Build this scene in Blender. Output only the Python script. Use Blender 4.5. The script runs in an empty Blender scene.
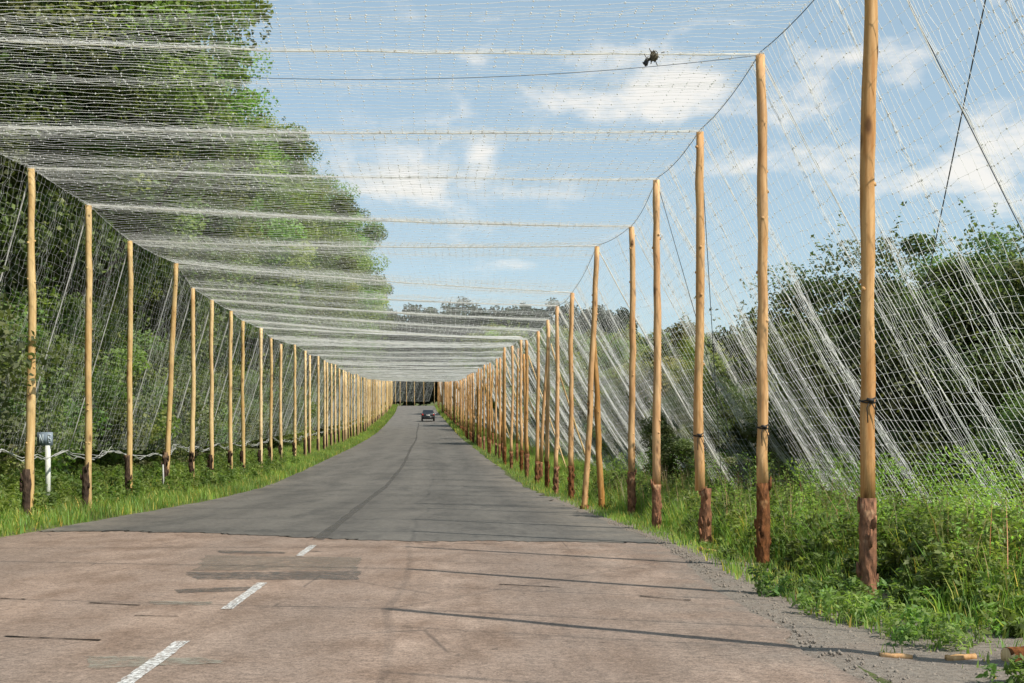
import bpy, math, random
import numpy as np
from mathutils import Vector

# ------------------------------------------------------------------ camera, sky, sun, exposure
scene = bpy.context.scene
COL = scene.collection
CAM_H = 1.25
F_PX = 1300.0
HORIZON = 450.0
cam_d = bpy.data.cameras.new("camera")
cam_d.sensor_width = 36.0
cam_d.lens = 36.0 * F_PX / 1024.0
cam_d.shift_y = (HORIZON - 341.5) / 1024.0
cam_d.clip_start = 0.05
cam_d.clip_end = 20000.0
cam = bpy.data.objects.new("camera", cam_d)
COL.objects.link(cam)
cam.location = (0, 0, CAM_H)
cam.rotation_euler = (math.radians(90), 0, 0)
scene.camera = cam

SUN_TO = Vector((0.813, -0.583, 0.0)).normalized()      # where the sun stands, seen from above
SUN_EL = math.radians(48)
sun_d = bpy.data.lights.new("sun", 'SUN')
sun_d.energy = 5.0
sun_d.angle = math.radians(0.5)
sun_d.color = (1.0, 0.94, 0.84)
sun = bpy.data.objects.new("sun", sun_d)
COL.objects.link(sun)
sdir = Vector((SUN_TO.x * math.cos(SUN_EL), SUN_TO.y * math.cos(SUN_EL), math.sin(SUN_EL)))
sun.rotation_euler = sdir.to_track_quat('Z', 'Y').to_euler()
sun.location = (40, -40, 60)

world = bpy.data.worlds.new("World")
scene.world = world
world.use_nodes = True
SKY_STRENGTH = 0.122
def build_world():
    nt = world.node_tree
    N, L = nt.nodes, nt.links
    N.clear()
    out = N.new('ShaderNodeOutputWorld')
    bg = N.new('ShaderNodeBackground')
    bg.inputs['Strength'].default_value = SKY_STRENGTH
    L.new(bg.outputs[0], out.inputs['Surface'])
    sky = N.new('ShaderNodeTexSky')
    sky.sky_type = 'NISHITA'
    sky.sun_disc = False
    sky.sun_elevation = SUN_EL
    sky.sun_rotation = math.atan2(SUN_TO.x, SUN_TO.y)
    sky.air_density = 1.0
    sky.dust_density = 0.6
    sky.ozone_density = 0.8
    tc = N.new('ShaderNodeTexCoord')
    sep = N.new('ShaderNodeSeparateXYZ')
    L.new(tc.outputs['Generated'], sep.inputs[0])
    def m(op, a, b=None, clamp=False):
        n = N.new('ShaderNodeMath'); n.operation = op; n.use_clamp = clamp
        for i, v in enumerate((a, b)):
            if v is None: continue
            if isinstance(v, (int, float)): n.inputs[i].default_value = v
            else: L.new(v, n.inputs[i])
        return n.outputs[0]
    # cloud field: soft cumulus on the sky direction, stretched sideways
    az = m('DIVIDE', sep.outputs['X'], m('MAXIMUM', sep.outputs['Y'], 0.05))
    el = m('DIVIDE', sep.outputs['Z'], m('MAXIMUM', sep.outputs['Y'], 0.05))
    mp = N.new('ShaderNodeMapping')
    mp.inputs['Scale'].default_value = (1.0, 1.0, 2.0)
    L.new(tc.outputs['Generated'], mp.inputs['Vector'])
    n1 = N.new('ShaderNodeTexNoise'); n1.inputs['Scale'].default_value = 15.0
    n1.inputs['Detail'].default_value = 7.0; n1.inputs['Roughness'].default_value = 0.62
    n1.inputs['Distortion'].default_value = 0.25
    L.new(mp.outputs[0], n1.inputs['Vector'])
    n2 = N.new('ShaderNodeTexNoise'); n2.inputs['Scale'].default_value = 3.0
    n2.inputs['Detail'].default_value = 3.0
    L.new(mp.outputs[0], n2.inputs['Vector'])
    # clouds stand where the day had them: (tan azimuth, tan elevation, half width, half height, weight)
    blobs = []
    for px, py, w, h, k in [(1000, 160, 46, 36, .95), (860, 55, 70, 18, .55), (815, 155, 60, 12, .65),
                            (800, 105, 60, 22, .55), (690, 85, 50, 24, .62), (610, 110, 60, 16, .5), (400, 190, 44, 22, .85),
                            (480, 155, 14, 14, .6), (640, 55, 50, 14, .5), (720, 165, 50, 12, .45),
                            (485, 55, 30, 10, .55), (560, 195, 60, 8, .4), (900, 185, 60, 14, .5), (520, 265, 30, 8, .4)]:
        blobs.append(((px - 512) / F_PX, (HORIZON - py) / F_PX, w / F_PX, h / F_PX, k))
    tot = None
    for a, e, w, h, k in blobs:
        dx = m('DIVIDE', m('SUBTRACT', az, a), w * 1.25)
        dy = m('DIVIDE', m('SUBTRACT', el, e), h * 1.25)
        r2 = m('ADD', m('MULTIPLY', dx, dx), m('MULTIPLY', dy, dy))
        g = m('MULTIPLY', m('POWER', 2.718, m('MULTIPLY', r2, -1.0)), k)
        tot = g if tot is None else m('ADD', tot, g)
    noise = m('MULTIPLY', m('SUBTRACT', n1.outputs['Fac'], 0.47), 3.2)
    dens = m('ADD', m('MULTIPLY', tot, 1.1), m('MULTIPLY', noise, 0.85))
    dens = m('ADD', dens, m('MULTIPLY', m('SUBTRACT', n2.outputs['Fac'], 0.5), 0.5))
    mask = N.new('ShaderNodeMapRange'); mask.interpolation_type = 'SMOOTHSTEP'
    L.new(dens, mask.inputs['Value'])
    mask.inputs['From Min'].default_value = 0.22; mask.inputs['From Max'].default_value = 1.05
    mask.inputs['To Max'].default_value = 0.66
    up = N.new('ShaderNodeMapRange'); L.new(sep.outputs['Z'], up.inputs['Value'])
    up.inputs['From Min'].default_value = 0.0; up.inputs['From Max'].default_value = 0.08
    fac = m('MULTIPLY', mask.outputs[0], up.outputs[0])
    # thin high veil that pales the whole sky
    veil = N.new('ShaderNodeMix'); veil.data_type = 'RGBA'
    veil.inputs['Factor'].default_value = 0.44
    L.new(sky.outputs[0], veil.inputs[6])
    veil.inputs[7].default_value = (4.3, 5.75, 6.3, 1)
    mix = N.new('ShaderNodeMix'); mix.data_type = 'RGBA'
    L.new(fac, mix.inputs['Factor'])
    L.new(veil.outputs[2], mix.inputs[6])
    mix.inputs[7].default_value = (9.0, 8.2, 7.2, 1)
    L.new(mix.outputs[2], bg.inputs['Color'])
build_world()

scene.view_settings.view_transform = 'Standard'
scene.view_settings.look = 'None'
scene.view_settings.exposure = 0.13
scene.view_settings.gamma = 1.0
scene.view_settings.use_curve_mapping = False
scene.cycles.use_denoising = True
scene.cycles.max_bounces = 6
scene.cycles.diffuse_bounces = 3
scene.cycles.transmission_bounces = 3
scene.cycles.transparent_max_bounces = 8

RNG = np.random.default_rng(7)
rnd = random.Random(11)

# ------------------------------------------------------------------ helpers
def tag(o, label=None, cat=None, group=None, kind=None):
    if label: o["label"] = label
    if cat: o["category"] = cat
    if group: o["group"] = group
    if kind: o["kind"] = kind
    return o

def link(name, data, parent=None, mat=None):
    o = bpy.data.objects.new(name, data)
    COL.objects.link(o)
    if parent is not None: o.parent = parent
    if mat is not None and len(data.materials) == 0: data.materials.append(mat)
    return o

def empty(name, loc, rz=0.0):
    o = bpy.data.objects.new(name, None)
    o.empty_display_size = 0.2
    COL.objects.link(o)
    o.location = loc
    o.rotation_euler = (0, 0, rz)
    return o

def np_mesh(name, verts, faces, smooth=False, col=None, mat=None):
    """verts (n,3); faces an (m,k) int array with k = 3 or 4, or a list of such arrays"""
    me = bpy.data.meshes.new(name)
    if not isinstance(faces, list): faces = [faces]
    faces = [np.asarray(f, dtype=np.int32) for f in faces if len(f)]
    verts = np.asarray(verts, dtype=np.float32)
    me.vertices.add(len(verts)); me.vertices.foreach_set('co', verts.ravel())
    nl = sum(f.size for f in faces); nf = sum(len(f) for f in faces)
    me.loops.add(nl); me.loops.foreach_set('vertex_index', np.concatenate([f.ravel() for f in faces]))
    me.polygons.add(nf)
    tot = np.concatenate([np.full(len(f), f.shape[1], np.int32) for f in faces])
    start = np.concatenate([[0], np.cumsum(tot)[:-1]]).astype(np.int32)
    me.polygons.foreach_set('loop_start', start)
    me.polygons.foreach_set('loop_total', tot)
    if smooth: me.polygons.foreach_set('use_smooth', np.ones(nf, bool))
    if col is not None:
        a = me.color_attributes.new('Col', 'FLOAT_COLOR', 'POINT')
        c = np.ones((len(verts), 4), np.float32); c[:, :3] = col
        a.data.foreach_set('color', c.ravel())
    me.update(calc_edges=True)
    if mat is not None: me.materials.append(mat)
    return me

class MB:
    """collects vertices and faces"""
    def __init__(s): s.v = []; s.q = []; s.t = []; s.n = 0
    def add(s, v, q=None, t=None):
        v = np.asarray(v, float).reshape(-1, 3)
        if q is not None and len(q): s.q.append(np.asarray(q, int) + s.n)
        if t is not None and len(t): s.t.append(np.asarray(t, int) + s.n)
        s.v.append(v); s.n += len(v)
    def box(s, c, d, top=1.0):
        x, y, z = d[0] / 2, d[1] / 2, d[2] / 2
        v = [(-x, -y, -z), (x, -y, -z), (x, y, -z), (-x, y, -z), (-x * top, -y * top, z), (x * top, -y * top, z), (x * top, y * top, z), (-x * top, y * top, z)]
        v = np.array(v) + np.array(c)
        s.add(v, [(0, 3, 2, 1), (4, 5, 6, 7), (0, 1, 5, 4), (1, 2, 6, 5), (2, 3, 7, 6), (3, 0, 4, 7)])
    def tube(s, pts, rad, sides=8, caps=True, jit=0.0, rng=None):
        pts = np.asarray(pts, float); n = len(pts)
        rad = np.broadcast_to(np.asarray(rad, float), (n,))
        d = np.gradient(pts, axis=0); d /= np.linalg.norm(d, axis=1)[:, None] + 1e-9
        ref = np.array([0, 0, 1.0]) if abs(d[:, 2]).mean() < 0.8 else np.array([1.0, 0, 0])
        a = np.cross(d, ref); a /= np.linalg.norm(a, axis=1)[:, None] + 1e-9
        b = np.cross(d, a)
        th = np.arange(sides) * 2 * np.pi / sides
        R = np.broadcast_to(rad[:, None], (n, sides)).copy()
        if jit and rng is not None: R *= 1 + jit * rng.standard_normal((n, sides))
        v = pts[:, None] + R[..., None] * (a[:, None] * np.cos(th)[None, :, None] + b[:, None] * np.sin(th)[None, :, None])
        i = np.arange(n - 1)[:, None] * sides; j = np.arange(sides)[None]; k = (j + 1) % sides
        q = np.stack([i + j, i + k, i + sides + k, i + sides + j], -1).reshape(-1, 4)
        t = []
        v = v.reshape(-1, 3)
        if caps:
            v = np.vstack([v, pts[0], pts[-1]])
            c0, c1 = n * sides, n * sides + 1
            for jj in range(sides):
                kk = (jj + 1) % sides
                t.append((c0, kk, jj)); t.append((c1, (n - 1) * sides + jj, (n - 1) * sides + kk))
        s.add(v, q, t)
    def build(s, name, mat=None, parent=None, smooth=False, rawmesh=False, col=None):
        v = np.vstack(s.v)
        fs = []
        if s.q: fs.append(np.vstack(s.q))
        if s.t: fs.append(np.vstack(s.t))
        me = np_mesh(name, v, fs, smooth=smooth, mat=mat, col=col)
        return me if rawmesh else link(name, me, parent)

def strands(mb, P, rad, sides=3):
    """P (n,m,3) polylines -> thin round cords"""
    P = np.asarray(P, float); n, m, _ = P.shape
    d = (P[:, -1] - P[:, 0]); d /= np.linalg.norm(d, axis=1)[:, None] + 1e-9
    ref = np.where(np.abs(d[:, 2:3]) < 0.9, np.array([[0, 0, 1.0]]), np.array([[1.0, 0, 0]]))
    a = np.cross(d, ref); a /= np.linalg.norm(a, axis=1)[:, None] + 1e-9
    b = np.cross(d, a)
    turn = np.where(a @ np.array(sdir) > 0, np.pi, 0.0)      # cords lie with a flat side up to the light
    th = np.arange(sides)[None] * 2 * np.pi / sides + turn[:, None]
    rad = np.broadcast_to(np.asarray(rad, float), (n,))
    ring = (a[:, None] * np.cos(th)[..., None] + b[:, None] * np.sin(th)[..., None]) * rad[:, None, None]
    v = P[:, :, None] + ring[:, None]
    base = (np.arange(n)[:, None, None] * m + np.arange(m - 1)[None, :, None]) * sides
    j = np.arange(sides)[None, None]; k = (j + 1) % sides
    q = np.stack([base + j, base + k, base + sides + k, base + sides + j], -1).reshape(-1, 4)
    mb.add(v.reshape(-1, 3), q)

OCT = np.array([(1, 0, 0), (-1, 0, 0), (0, 1, 0), (0, -1, 0), (0, 0, 1), (0, 0, -1)], float)
OCTF = np.array([(0, 2, 4), (2, 1, 4), (1, 3, 4), (3, 0, 4), (2, 0, 5), (1, 2, 5), (3, 1, 5), (0, 3, 5)])
def knots(mb, P, rad):
    P = np.asarray(P).reshape(-1, 3); n = len(P)
    v = P[:, None] + OCT[None] * np.broadcast_to(np.asarray(rad, float), (n,))[:, None, None]
    t = (np.arange(n)[:, None, None] * 6 + OCTF[None]).reshape(-1, 3)
    mb.add(v.reshape(-1, 3), None, t)

# ------------------------------------------------------------------ materials
class M:
    """small wrapper for a node material"""
    def __init__(s, name):
        s.m = bpy.data.materials.new(name); s.m.use_nodes = True
        s.nt = s.m.node_tree; s.N = s.nt.nodes; s.L = s.nt.links
        s.p = s.N['Principled BSDF']; s.out = s.N['Material Output']
        s.tc = s.N.new('ShaderNodeTexCoord')
    def set(s, sock, v):
        if hasattr(v, 'is_linked') or hasattr(v, 'node'): s.L.new(v, sock)
        else: sock.default_value = v
    def mapv(s, scale=(1, 1, 1), src='Object', rot=(0, 0, 0)):
        mp = s.N.new('ShaderNodeMapping'); mp.inputs['Scale'].default_value = scale; mp.inputs['Rotation'].default_value = rot
        s.L.new(s.tc.outputs[src], mp.inputs['Vector']); return mp.outputs[0]
    def noise(s, scale, detail=4, rough=0.55, vec=None, dist=0.0):
        n = s.N.new('ShaderNodeTexNoise'); n.inputs['Scale'].default_value = scale
        n.inputs['Detail'].default_value = detail; n.inputs['Roughness'].default_value = rough; n.inputs['Distortion'].default_value = dist
        s.L.new(vec if vec is not None else s.tc.outputs['Object'], n.inputs['Vector']); return n.outputs['Fac']
    def vor(s, scale, vec=None, feature='F1', out='Distance'):
        n = s.N.new('ShaderNodeTexVoronoi'); n.inputs['Scale'].default_value = scale; n.feature = feature
        s.L.new(vec if vec is not None else s.tc.outputs['Object'], n.inputs['Vector']); return n.outputs[out]
    def ramp(s, f, a, b, lo=0.0, hi=1.0):
        r = s.N.new('ShaderNodeMapRange'); s.L.new(f, r.inputs[0])
        r.inputs[1].default_value = a; r.inputs[2].default_value = b; r.inputs[3].default_value = lo; r.inputs[4].default_value = hi
        return r.outputs[0]
    def math(s, op, a, b=0.0):
        n = s.N.new('ShaderNodeMath'); n.operation = op
        s.set(n.inputs[0], a); s.set(n.inputs[1], b); return n.outputs[0]
    def mix(s, f, a, b, blend='MIX'):
        n = s.N.new('ShaderNodeMix'); n.data_type = 'RGBA'; n.blend_type = blend
        s.set(n.inputs[0], f)
        for i, c in ((6, a), (7, b)):
            if isinstance(c, tuple): n.inputs[i].default_value = (*c, 1) if len(c) == 3 else c
            else: s.L.new(c, n.inputs[i])
        return n.outputs[2]
    def attr(s, name='Col'):
        n = s.N.new('ShaderNodeAttribute'); n.attribute_name = name; return n.outputs['Color']
    def rand(s):
        return s.N.new('ShaderNodeObjectInfo').outputs['Random']
    def xyz(s):
        g = s.N.new('ShaderNodeNewGeometry'); x = s.N.new('ShaderNodeSeparateXYZ'); s.L.new(g.outputs['Position'], x.inputs[0]); return x.outputs
    def color(s, c):
        if isinstance(c, tuple): s.p.inputs['Base Color'].default_value = (*c, 1)
        else: s.L.new(c, s.p.inputs['Base Color'])
    def rough(s, r, spec=0.3):
        s.set(s.p.inputs['Roughness'], r); s.p.inputs['Specular IOR Level'].default_value = spec
    def bump(s, f, strength=0.3, dist=0.02):
        b = s.N.new('ShaderNodeBump'); b.inputs['Strength'].default_value = strength; b.inputs['Distance'].default_value = dist
        s.L.new(f, b.inputs['Height']); s.L.new(b.outputs[0], s.p.inputs['Normal'])
    def translucent(s, col, f):
        t = s.N.new('ShaderNodeBsdfTranslucent'); mx = s.N.new('ShaderNodeMixShader')
        if isinstance(col, tuple): t.inputs[0].default_value = (*col, 1)
        else: s.L.new(col, t.inputs[0])
        mx.inputs[0].default_value = f
        s.L.new(s.p.outputs[0], mx.inputs[1]); s.L.new(t.outputs[0], mx.inputs[2]); s.L.new(mx.outputs[0], s.out.inputs['Surface'])

def mat_simple(name, c, rough=0.6, spec=0.3, var=0.15, metal=0.0):
    m = M(name)
    n = m.noise(14, 3)
    dark = tuple(x * (1 - var) for x in c); lite = tuple(min(1, x * (1 + var)) for x in c)
    m.color(m.mix(n, dark, lite)); m.rough(rough, spec); m.p.inputs['Metallic'].default_value = metal
    return m.m

def mat_foliage(name, base, trans=0.42, hv=0.25):
    m = M(name)
    c = m.attr()
    n = m.noise(0.35, 2)
    t = m.mix(m.ramp(n, .35, .65), tuple(x * (1 - hv) for x in base), (base[0] * (1 + hv * 1.3), base[1] * (1 + hv), base[2] * (1 + hv * .5)))
    t = m.mix(1.0, t, c, 'MULTIPLY')
    hs = m.N.new('ShaderNodeHueSaturation'); m.L.new(t, hs.inputs['Color'])
    m.L.new(m.ramp(m.rand(), 0, 1, 0.486, 0.513), hs.inputs['Hue']); m.L.new(m.ramp(m.rand(), 0, 1, 0.75, 1.28), hs.inputs['Value'])
    m.color(hs.outputs[0]); m.rough(0.55, 0.35)
    tr = m.mix(1.0, hs.outputs[0], (1.5, 1.7, 0.8), 'MULTIPLY')
    m.translucent(tr, trans)
    return m.m

MAT = {}
MAT['leaf_dark'] = mat_foliage('leaf_dark', (.135, .190, .066))
MAT['leaf_mid'] = mat_foliage('leaf_mid', (.160, .220, .074))
MAT['leaf_yellow'] = mat_foliage('leaf_yellow', (.185, .225, .075))
MAT['leaf_bush'] = mat_foliage('leaf_bush', (.145, .195, .088))
MAT['leaf_far'] = mat_foliage('leaf_far', (.058, .084, .060))
MAT['grass'] = mat_foliage('grass', (.19, .28, .07), .45)
MAT['weed'] = mat_foliage('weed', (.165, .245, .075), .42)
MAT['straw'] = mat_foliage('straw', (.34, .29, .16), .3)
MAT['bark'] = mat_simple('bark', (.10, .078, .058), .9, .1, .4)

def mat_wood(name, c1, c2, knot):
    m = M(name)
    r = m.rand()
    add = m.N.new('ShaderNodeVectorMath'); add.operation = 'ADD'
    cmb = m.N.new('ShaderNodeCombineXYZ'); m.L.new(m.math('MULTIPLY', r, 37.0), cmb.inputs[0]); m.L.new(m.math('MULTIPLY', r, 11.0), cmb.inputs[2])
    m.L.new(m.tc.outputs['Object'], add.inputs[0]); m.L.new(cmb.outputs[0], add.inputs[1])
    def mp(sc):
        k = m.N.new('ShaderNodeMapping'); k.inputs['Scale'].default_value = sc; m.L.new(add.outputs[0], k.inputs[0]); return k.outputs[0]
    streak = m.noise(7, 5, .65, mp((4.5, 4.5, .3)))
    big = m.noise(1.6, 3, .5, mp((1, 1, .6)))
    kn = m.vor(2.0, mp((2.6, 2.6, 1)))
    c = m.mix(m.ramp(streak, .32, .68), c1, c2)
    c = m.mix(m.math('MULTIPLY', m.ramp(big, .48, .72), .55), c, tuple(x * y for x, y in zip(c1, (.80, .62, .48))))
    grey = m.noise(3.1, 5, .7, mp((1.5, 1.5, .5)))
    c = m.mix(m.math('MULTIPLY', m.ramp(grey, .54, .70), .6), c, tuple(.5 * x + .08 for x in c1))
    scuff = m.noise(30, 4, .7, mp((2, 2, .22)))
    c = m.mix(m.ramp(scuff, .60, .72, 0, .65), c, tuple(x * .42 for x in c1))
    c = m.mix(m.ramp(kn, .09, .20, .92, 0.0), c, knot)
    hs = m.N.new('ShaderNodeHueSaturation'); m.L.new(c, hs.inputs['Color']); m.L.new(m.ramp(r, 0, 1, .74, 1.12), hs.inputs['Value']); m.L.new(m.ramp(r, 0, 1, 1.08, .88), hs.inputs['Saturation'])
    m.color(hs.outputs[0]); m.rough(.65, .25); m.bump(streak, .35, .01)
    return m.m
MAT['pine_right'] = mat_wood('peeled_pine_orange', (.48, .235, .075), (.76, .47, .215), (.16, .075, .03))
MAT['pine_left'] = mat_wood('peeled_pine_pale', (.60, .38, .15), (.85, .64, .33), (.27, .15, .07))

def mat_stub(name, a, b, c):
    m = M(name)
    n = m.noise(11, 5, .65, m.mapv((1.6, 1.6, .7)))
    v = m.vor(22, m.mapv((1.2, 1.2, .45)))
    col = m.mix(m.ramp(n, .36, .62), a, b)
    col = m.mix(m.ramp(m.noise(5, 3, .5), .58, .66), col, c)
    col = m.mix(m.ramp(v, .0, .22, .6, 0), col, (.03, .02, .015))
    hs = m.N.new('ShaderNodeHueSaturation'); m.L.new(col, hs.inputs['Color']); m.L.new(m.ramp(m.rand(), 0, 1, .62, 1.15), hs.inputs['Value']); m.L.new(m.ramp(m.rand(), 0, 1, 1.15, .92), hs.inputs['Saturation'])
    m.color(hs.outputs[0]); m.rough(.9, .1); m.bump(m.math('ADD', n, v), .9, .02)
    return m.m
MAT['stub'] = mat_stub('pine_bark_stub', (.11, .055, .032), (.30, .135, .068), (.44, .26, .14))
MAT['stub_dark'] = mat_stub('dark_bark_stub', (.035, .024, .018), (.085, .055, .038), (.19, .12, .07))

def mat_net(name, c, trans):
    m = M(name)
    m.color(m.mix(m.noise(3.0, 2), tuple(x * .85 for x in c), c)); m.rough(.45, .4); m.translucent(tuple(min(1, x * 1.05) for x in c), trans)
    return m.m
MAT['net'] = mat_net('white_net_cord', (.96, .96, .93), .6)
MAT['rope'] = mat_net('white_rope', (.92, .91, .85), .5)
MAT['rope_dull'] = mat_net('dull_bundled_net', (.62, .62, .58), .2)
MAT['wire'] = mat_simple('dark_wire', (.05, .055, .06), .5, .4)
MAT['tie'] = mat_simple('tie_wire', (.035, .032, .03), .6, .3)
MAT['line_paint'] = None

def mat_old_road():
    m = M('old_asphalt')
    fine = m.noise(55, 4, .75)
    agg = m.vor(70, out='Color')
    mid = m.noise(2.2, 5, .6, m.mapv((1, .45, 1)))
    big = m.noise(.35, 4, .55, m.mapv((1, .35, 1)))
    c = m.mix(m.ramp(mid, .36, .64), (.220, .152, .112), (.355, .262, .205))
    c = m.mix(m.ramp(big, .42, .62, 0, .55), c, (.215, .170, .140))
    # tyre-polished bands run along the road
    x = m.xyz(); lane = m.math('ADD', x[0], m.math('MULTIPLY', x[1], .056))
    w = m.math('ABSOLUTE', m.math('SINE', m.math('MULTIPLY', lane, 1.75)))
    c = m.mix(m.math('MULTIPLY', m.ramp(w, .55, 1.0), m.ramp(mid, .3, .7, .1, .5)), c, (.20, .155, .128))
    # greyer towards the right edge
    c = m.mix(m.math('MULTIPLY', m.ramp(lane, 1.0, 2.4), m.ramp(m.noise(1.1, 4), .4, .65, .0, .7)), c, (.205, .178, .152))
    sp = m.ramp(m.math('ADD', m.math('MULTIPLY', fine, .55), m.math('MULTIPLY', m.noise(15, 5, .8), .45)), .39, .61, .5, 1.42)
    k = m.mix(1.0, c, m.N_rgb(sp), 'MULTIPLY')
    # pitted bits
    pit = m.ramp(m.noise(7, 6, .72, m.mapv((1, .55, 1))), .635, .68)
    k = m.mix(m.math('MULTIPLY', pit, .55), k, (.06, .05, .045))
    # fine cracks
    cr = m.ramp(m.vor(.55, m.mapv((1, .8, 1)), 'DISTANCE_TO_EDGE'), .0, .008, .55, 0)
    cr = m.math('MULTIPLY', cr, m.ramp(m.noise(.8, 3), .52, .60))
    k = m.mix(cr, k, (.05, .042, .038))
    m.color(k); m.rough(.88, .25); m.bump(fine, .5, .01)
    return m.m
def mat_new_road():
    m = M('resurfaced_asphalt')
    fine = m.noise(40, 4, .75)
    mid = m.noise(.9, 5, .6, m.mapv((1, .16, 1)))
    big = m.noise(.09, 3, .5)
    c = m.mix(m.ramp(mid, .35, .65), (.092, .086, .077), (.148, .136, .120))
    x = m.xyz(); 
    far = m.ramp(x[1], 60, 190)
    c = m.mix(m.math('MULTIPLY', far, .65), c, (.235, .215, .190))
    c = m.mix(m.ramp(big, .5, .62, 0, .35), c, (.17, .158, .142))
    lane = m.math('ADD', m.math('ADD', x[0], m.math('MULTIPLY', x[1], .056)), m.math('MULTIPLY', m.math('MULTIPLY', x[1], x[1]), 5e-5))
    w = m.math('ABSOLUTE', m.math('SINE', m.math('MULTIPLY', lane, 1.75)))
    c = m.mix(m.math('MULTIPLY', m.ramp(w, .5, 1.0), m.ramp(m.noise(.5, 4, .6, m.mapv((1, .1, 1))), .3, .7, .1, .6)), c, (.175, .162, .142))
    c = m.mix(m.ramp(m.noise(1.1, 6, .75, m.mapv((1, .3, 1))), .50, .66, 0, .7), c, (.075, .071, .065))
    edge = m.math('MAXIMUM', m.ramp(lane, 1.7, 2.6), m.ramp(lane, -4.6, -6.0))
    c = m.mix(m.math('MULTIPLY', edge, m.ramp(m.noise(.9, 4), .35, .6)), c, (.20, .175, .145))
    sp = m.ramp(m.math('ADD', m.math('MULTIPLY', fine, .5), m.math('MULTIPLY', m.noise(9, 4, .75), .5)), .38, .62, .68, 1.26)
    k = m.mix(1.0, c, m.N_rgb(sp), 'MULTIPLY')
    m.color(k); m.rough(.85, .25); m.bump(fine, .4, .008)
    return m.m
def _nrgb(s, f):
    c = s.N.new('ShaderNodeCombineColor')
    for i in range(3): s.L.new(f, c.inputs[i])
    return c.outputs[0]
M.N_rgb = _nrgb
MAT['old_road'] = mat_old_road()
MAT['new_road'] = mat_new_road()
def mat_worn(name, c, lo, hi, scale=9):
    m = M(name)
    m.color(m.mix(m.noise(30, 3), tuple(x * .8 for x in c), c)); m.rough(.7, .3)
    tr = m.N.new('ShaderNodeBsdfTransparent'); mx = m.N.new('ShaderNodeMixShader')
    f = m.ramp(m.noise(scale, 6, .72), lo, hi)
    m.L.new(f, mx.inputs[0]); m.L.new(tr.outputs[0], mx.inputs[1]); m.L.new(m.p.outputs[0], mx.inputs[2]); m.L.new(mx.outputs[0], m.out.inputs['Surface'])
    return m.m
MAT['line_paint'] = mat_worn('worn_white_paint', (.80, .79, .76), .37, .60, 34)
MAT['patch_grey'] = mat_worn('grey_green_patch', (.235, .205, .165), .30, .85, 7)
MAT['patch_pale'] = mat_worn('pale_patch', (.36, .34, .275), .36, .74, 9)
MAT['patch_tar'] = mat_worn('dark_tar', (.13, .118, .105), .34, .68, 9)
MAT['crack_and_line'] = mat_worn('crack_and_line_dark', (.055, .046, .04), .38, .5, 4)
def mat_ground():
    m = M('verge_ground')
    n = m.noise(.35, 5, .6); f = m.noise(9, 5, .7)
    c = m.mix(m.ramp(n, .38, .62), (.105, .135, .045), (.15, .175, .06))
    c = m.mix(m.ramp(f, .5, .66), c, (.17, .14, .095))
    c = m.mix(m.ramp(m.noise(28, 3, .7), .3, .75, 0, .6), c, (.045, .055, .02))
    m.color(c); m.rough(.95, .1); m.bump(f, .6, .05); return m.m
MAT['ground'] = mat_ground()
def mat_gravel():
    m = M('gravel_shoulder')
    v = m.vor(26, out='Color'); f = m.noise(18, 5, .75)
    c = m.mix(m.ramp(f, .35, .65), (.16, .132, .105), (.275, .235, .195))
    c = m.mix(m.ramp(m.noise(1.6, 4, .6), .45, .62, 0, .7), c, (.225, .175, .14))
    c = m.mix(m.ramp(m.noise(34, 2, .5), .3, .7, 0, .5), c, (.33, .30, .265))
    m.color(c); m.rough(.95, .1); m.bump(f, .9, .03); return m.m
MAT['gravel'] = mat_gravel()

# ------------------------------------------------------------------ the road's line and profile
ZY = np.array([-60, 0, 40, 50, 65, 89, 123, 175, 226, 250, 275, 320, 420, 700, 1500, 4000.])
ZZ = np.array([0, 0, .05, .28, .72, 1.45, 2.67, 5.2, 8.0, 9.75, 10.4, 10.9, 13.0, 22., 30., 34.])
def _pchip(x, xs, ys):
    h = np.diff(xs); dl = np.diff(ys) / h
    d = np.zeros_like(ys)
    for i in range(1, len(xs) - 1):
        if dl[i - 1] * dl[i] > 0:
            w1 = 2 * h[i] + h[i - 1]; w2 = h[i] + 2 * h[i - 1]
            d[i] = (w1 + w2) / (w1 / dl[i - 1] + w2 / dl[i])
    d[-1] = dl[-1]
    x = np.clip(x, xs[0], xs[-1] - 1e-6); i = np.clip(np.searchsorted(xs, x, side='right') - 1, 0, len(xs) - 2)
    t = (x - xs[i]) / h[i]
    return ((2 * t**3 - 3 * t**2 + 1) * ys[i] + (t**3 - 2 * t**2 + t) * h[i] * d[i] + (-2 * t**3 + 3 * t**2) * ys[i + 1] + (t**3 - t**2) * h[i] * d[i + 1])
def zprof(Y): return _pchip(np.asarray(Y, float), ZY, ZZ)
def Rp(Y): Y = np.asarray(Y, float); return 3.55 - .0600 * Y - 4.8e-5 * Y * Y      # right pole row
def Lp(Y): Y = np.asarray(Y, float); return -6.50 - .0580 * Y - 3.2e-5 * Y * Y     # left pole row
def Redge(Y): return Rp(Y) - .55 - np.interp(Y, [0, 7, 8.5, 12.5, 14.8, 17], [.75, .66, .58, .36, .12, 0])
def Ledge(Y): Y = np.asarray(Y, float); return Lp(Y) + 1.05 - np.clip((31 - Y) * .055, 0, .75)
YBEND = 244.0
TANG = math.atan(-.060 - 2 * 4.8e-5 * YBEND)          # heading at the bend (dX/dY)
RAD_R = 20.0
_w = float(Rp(YBEND) - Lp(YBEND))
HD = np.array([math.sin(TANG), math.cos(TANG)])       # forward
HR = np.array([math.cos(TANG), -math.sin(TANG)])      # to the right
P_R = np.array([float(Rp(YBEND)), YBEND]); CEN = P_R + HR * RAD_R
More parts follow.
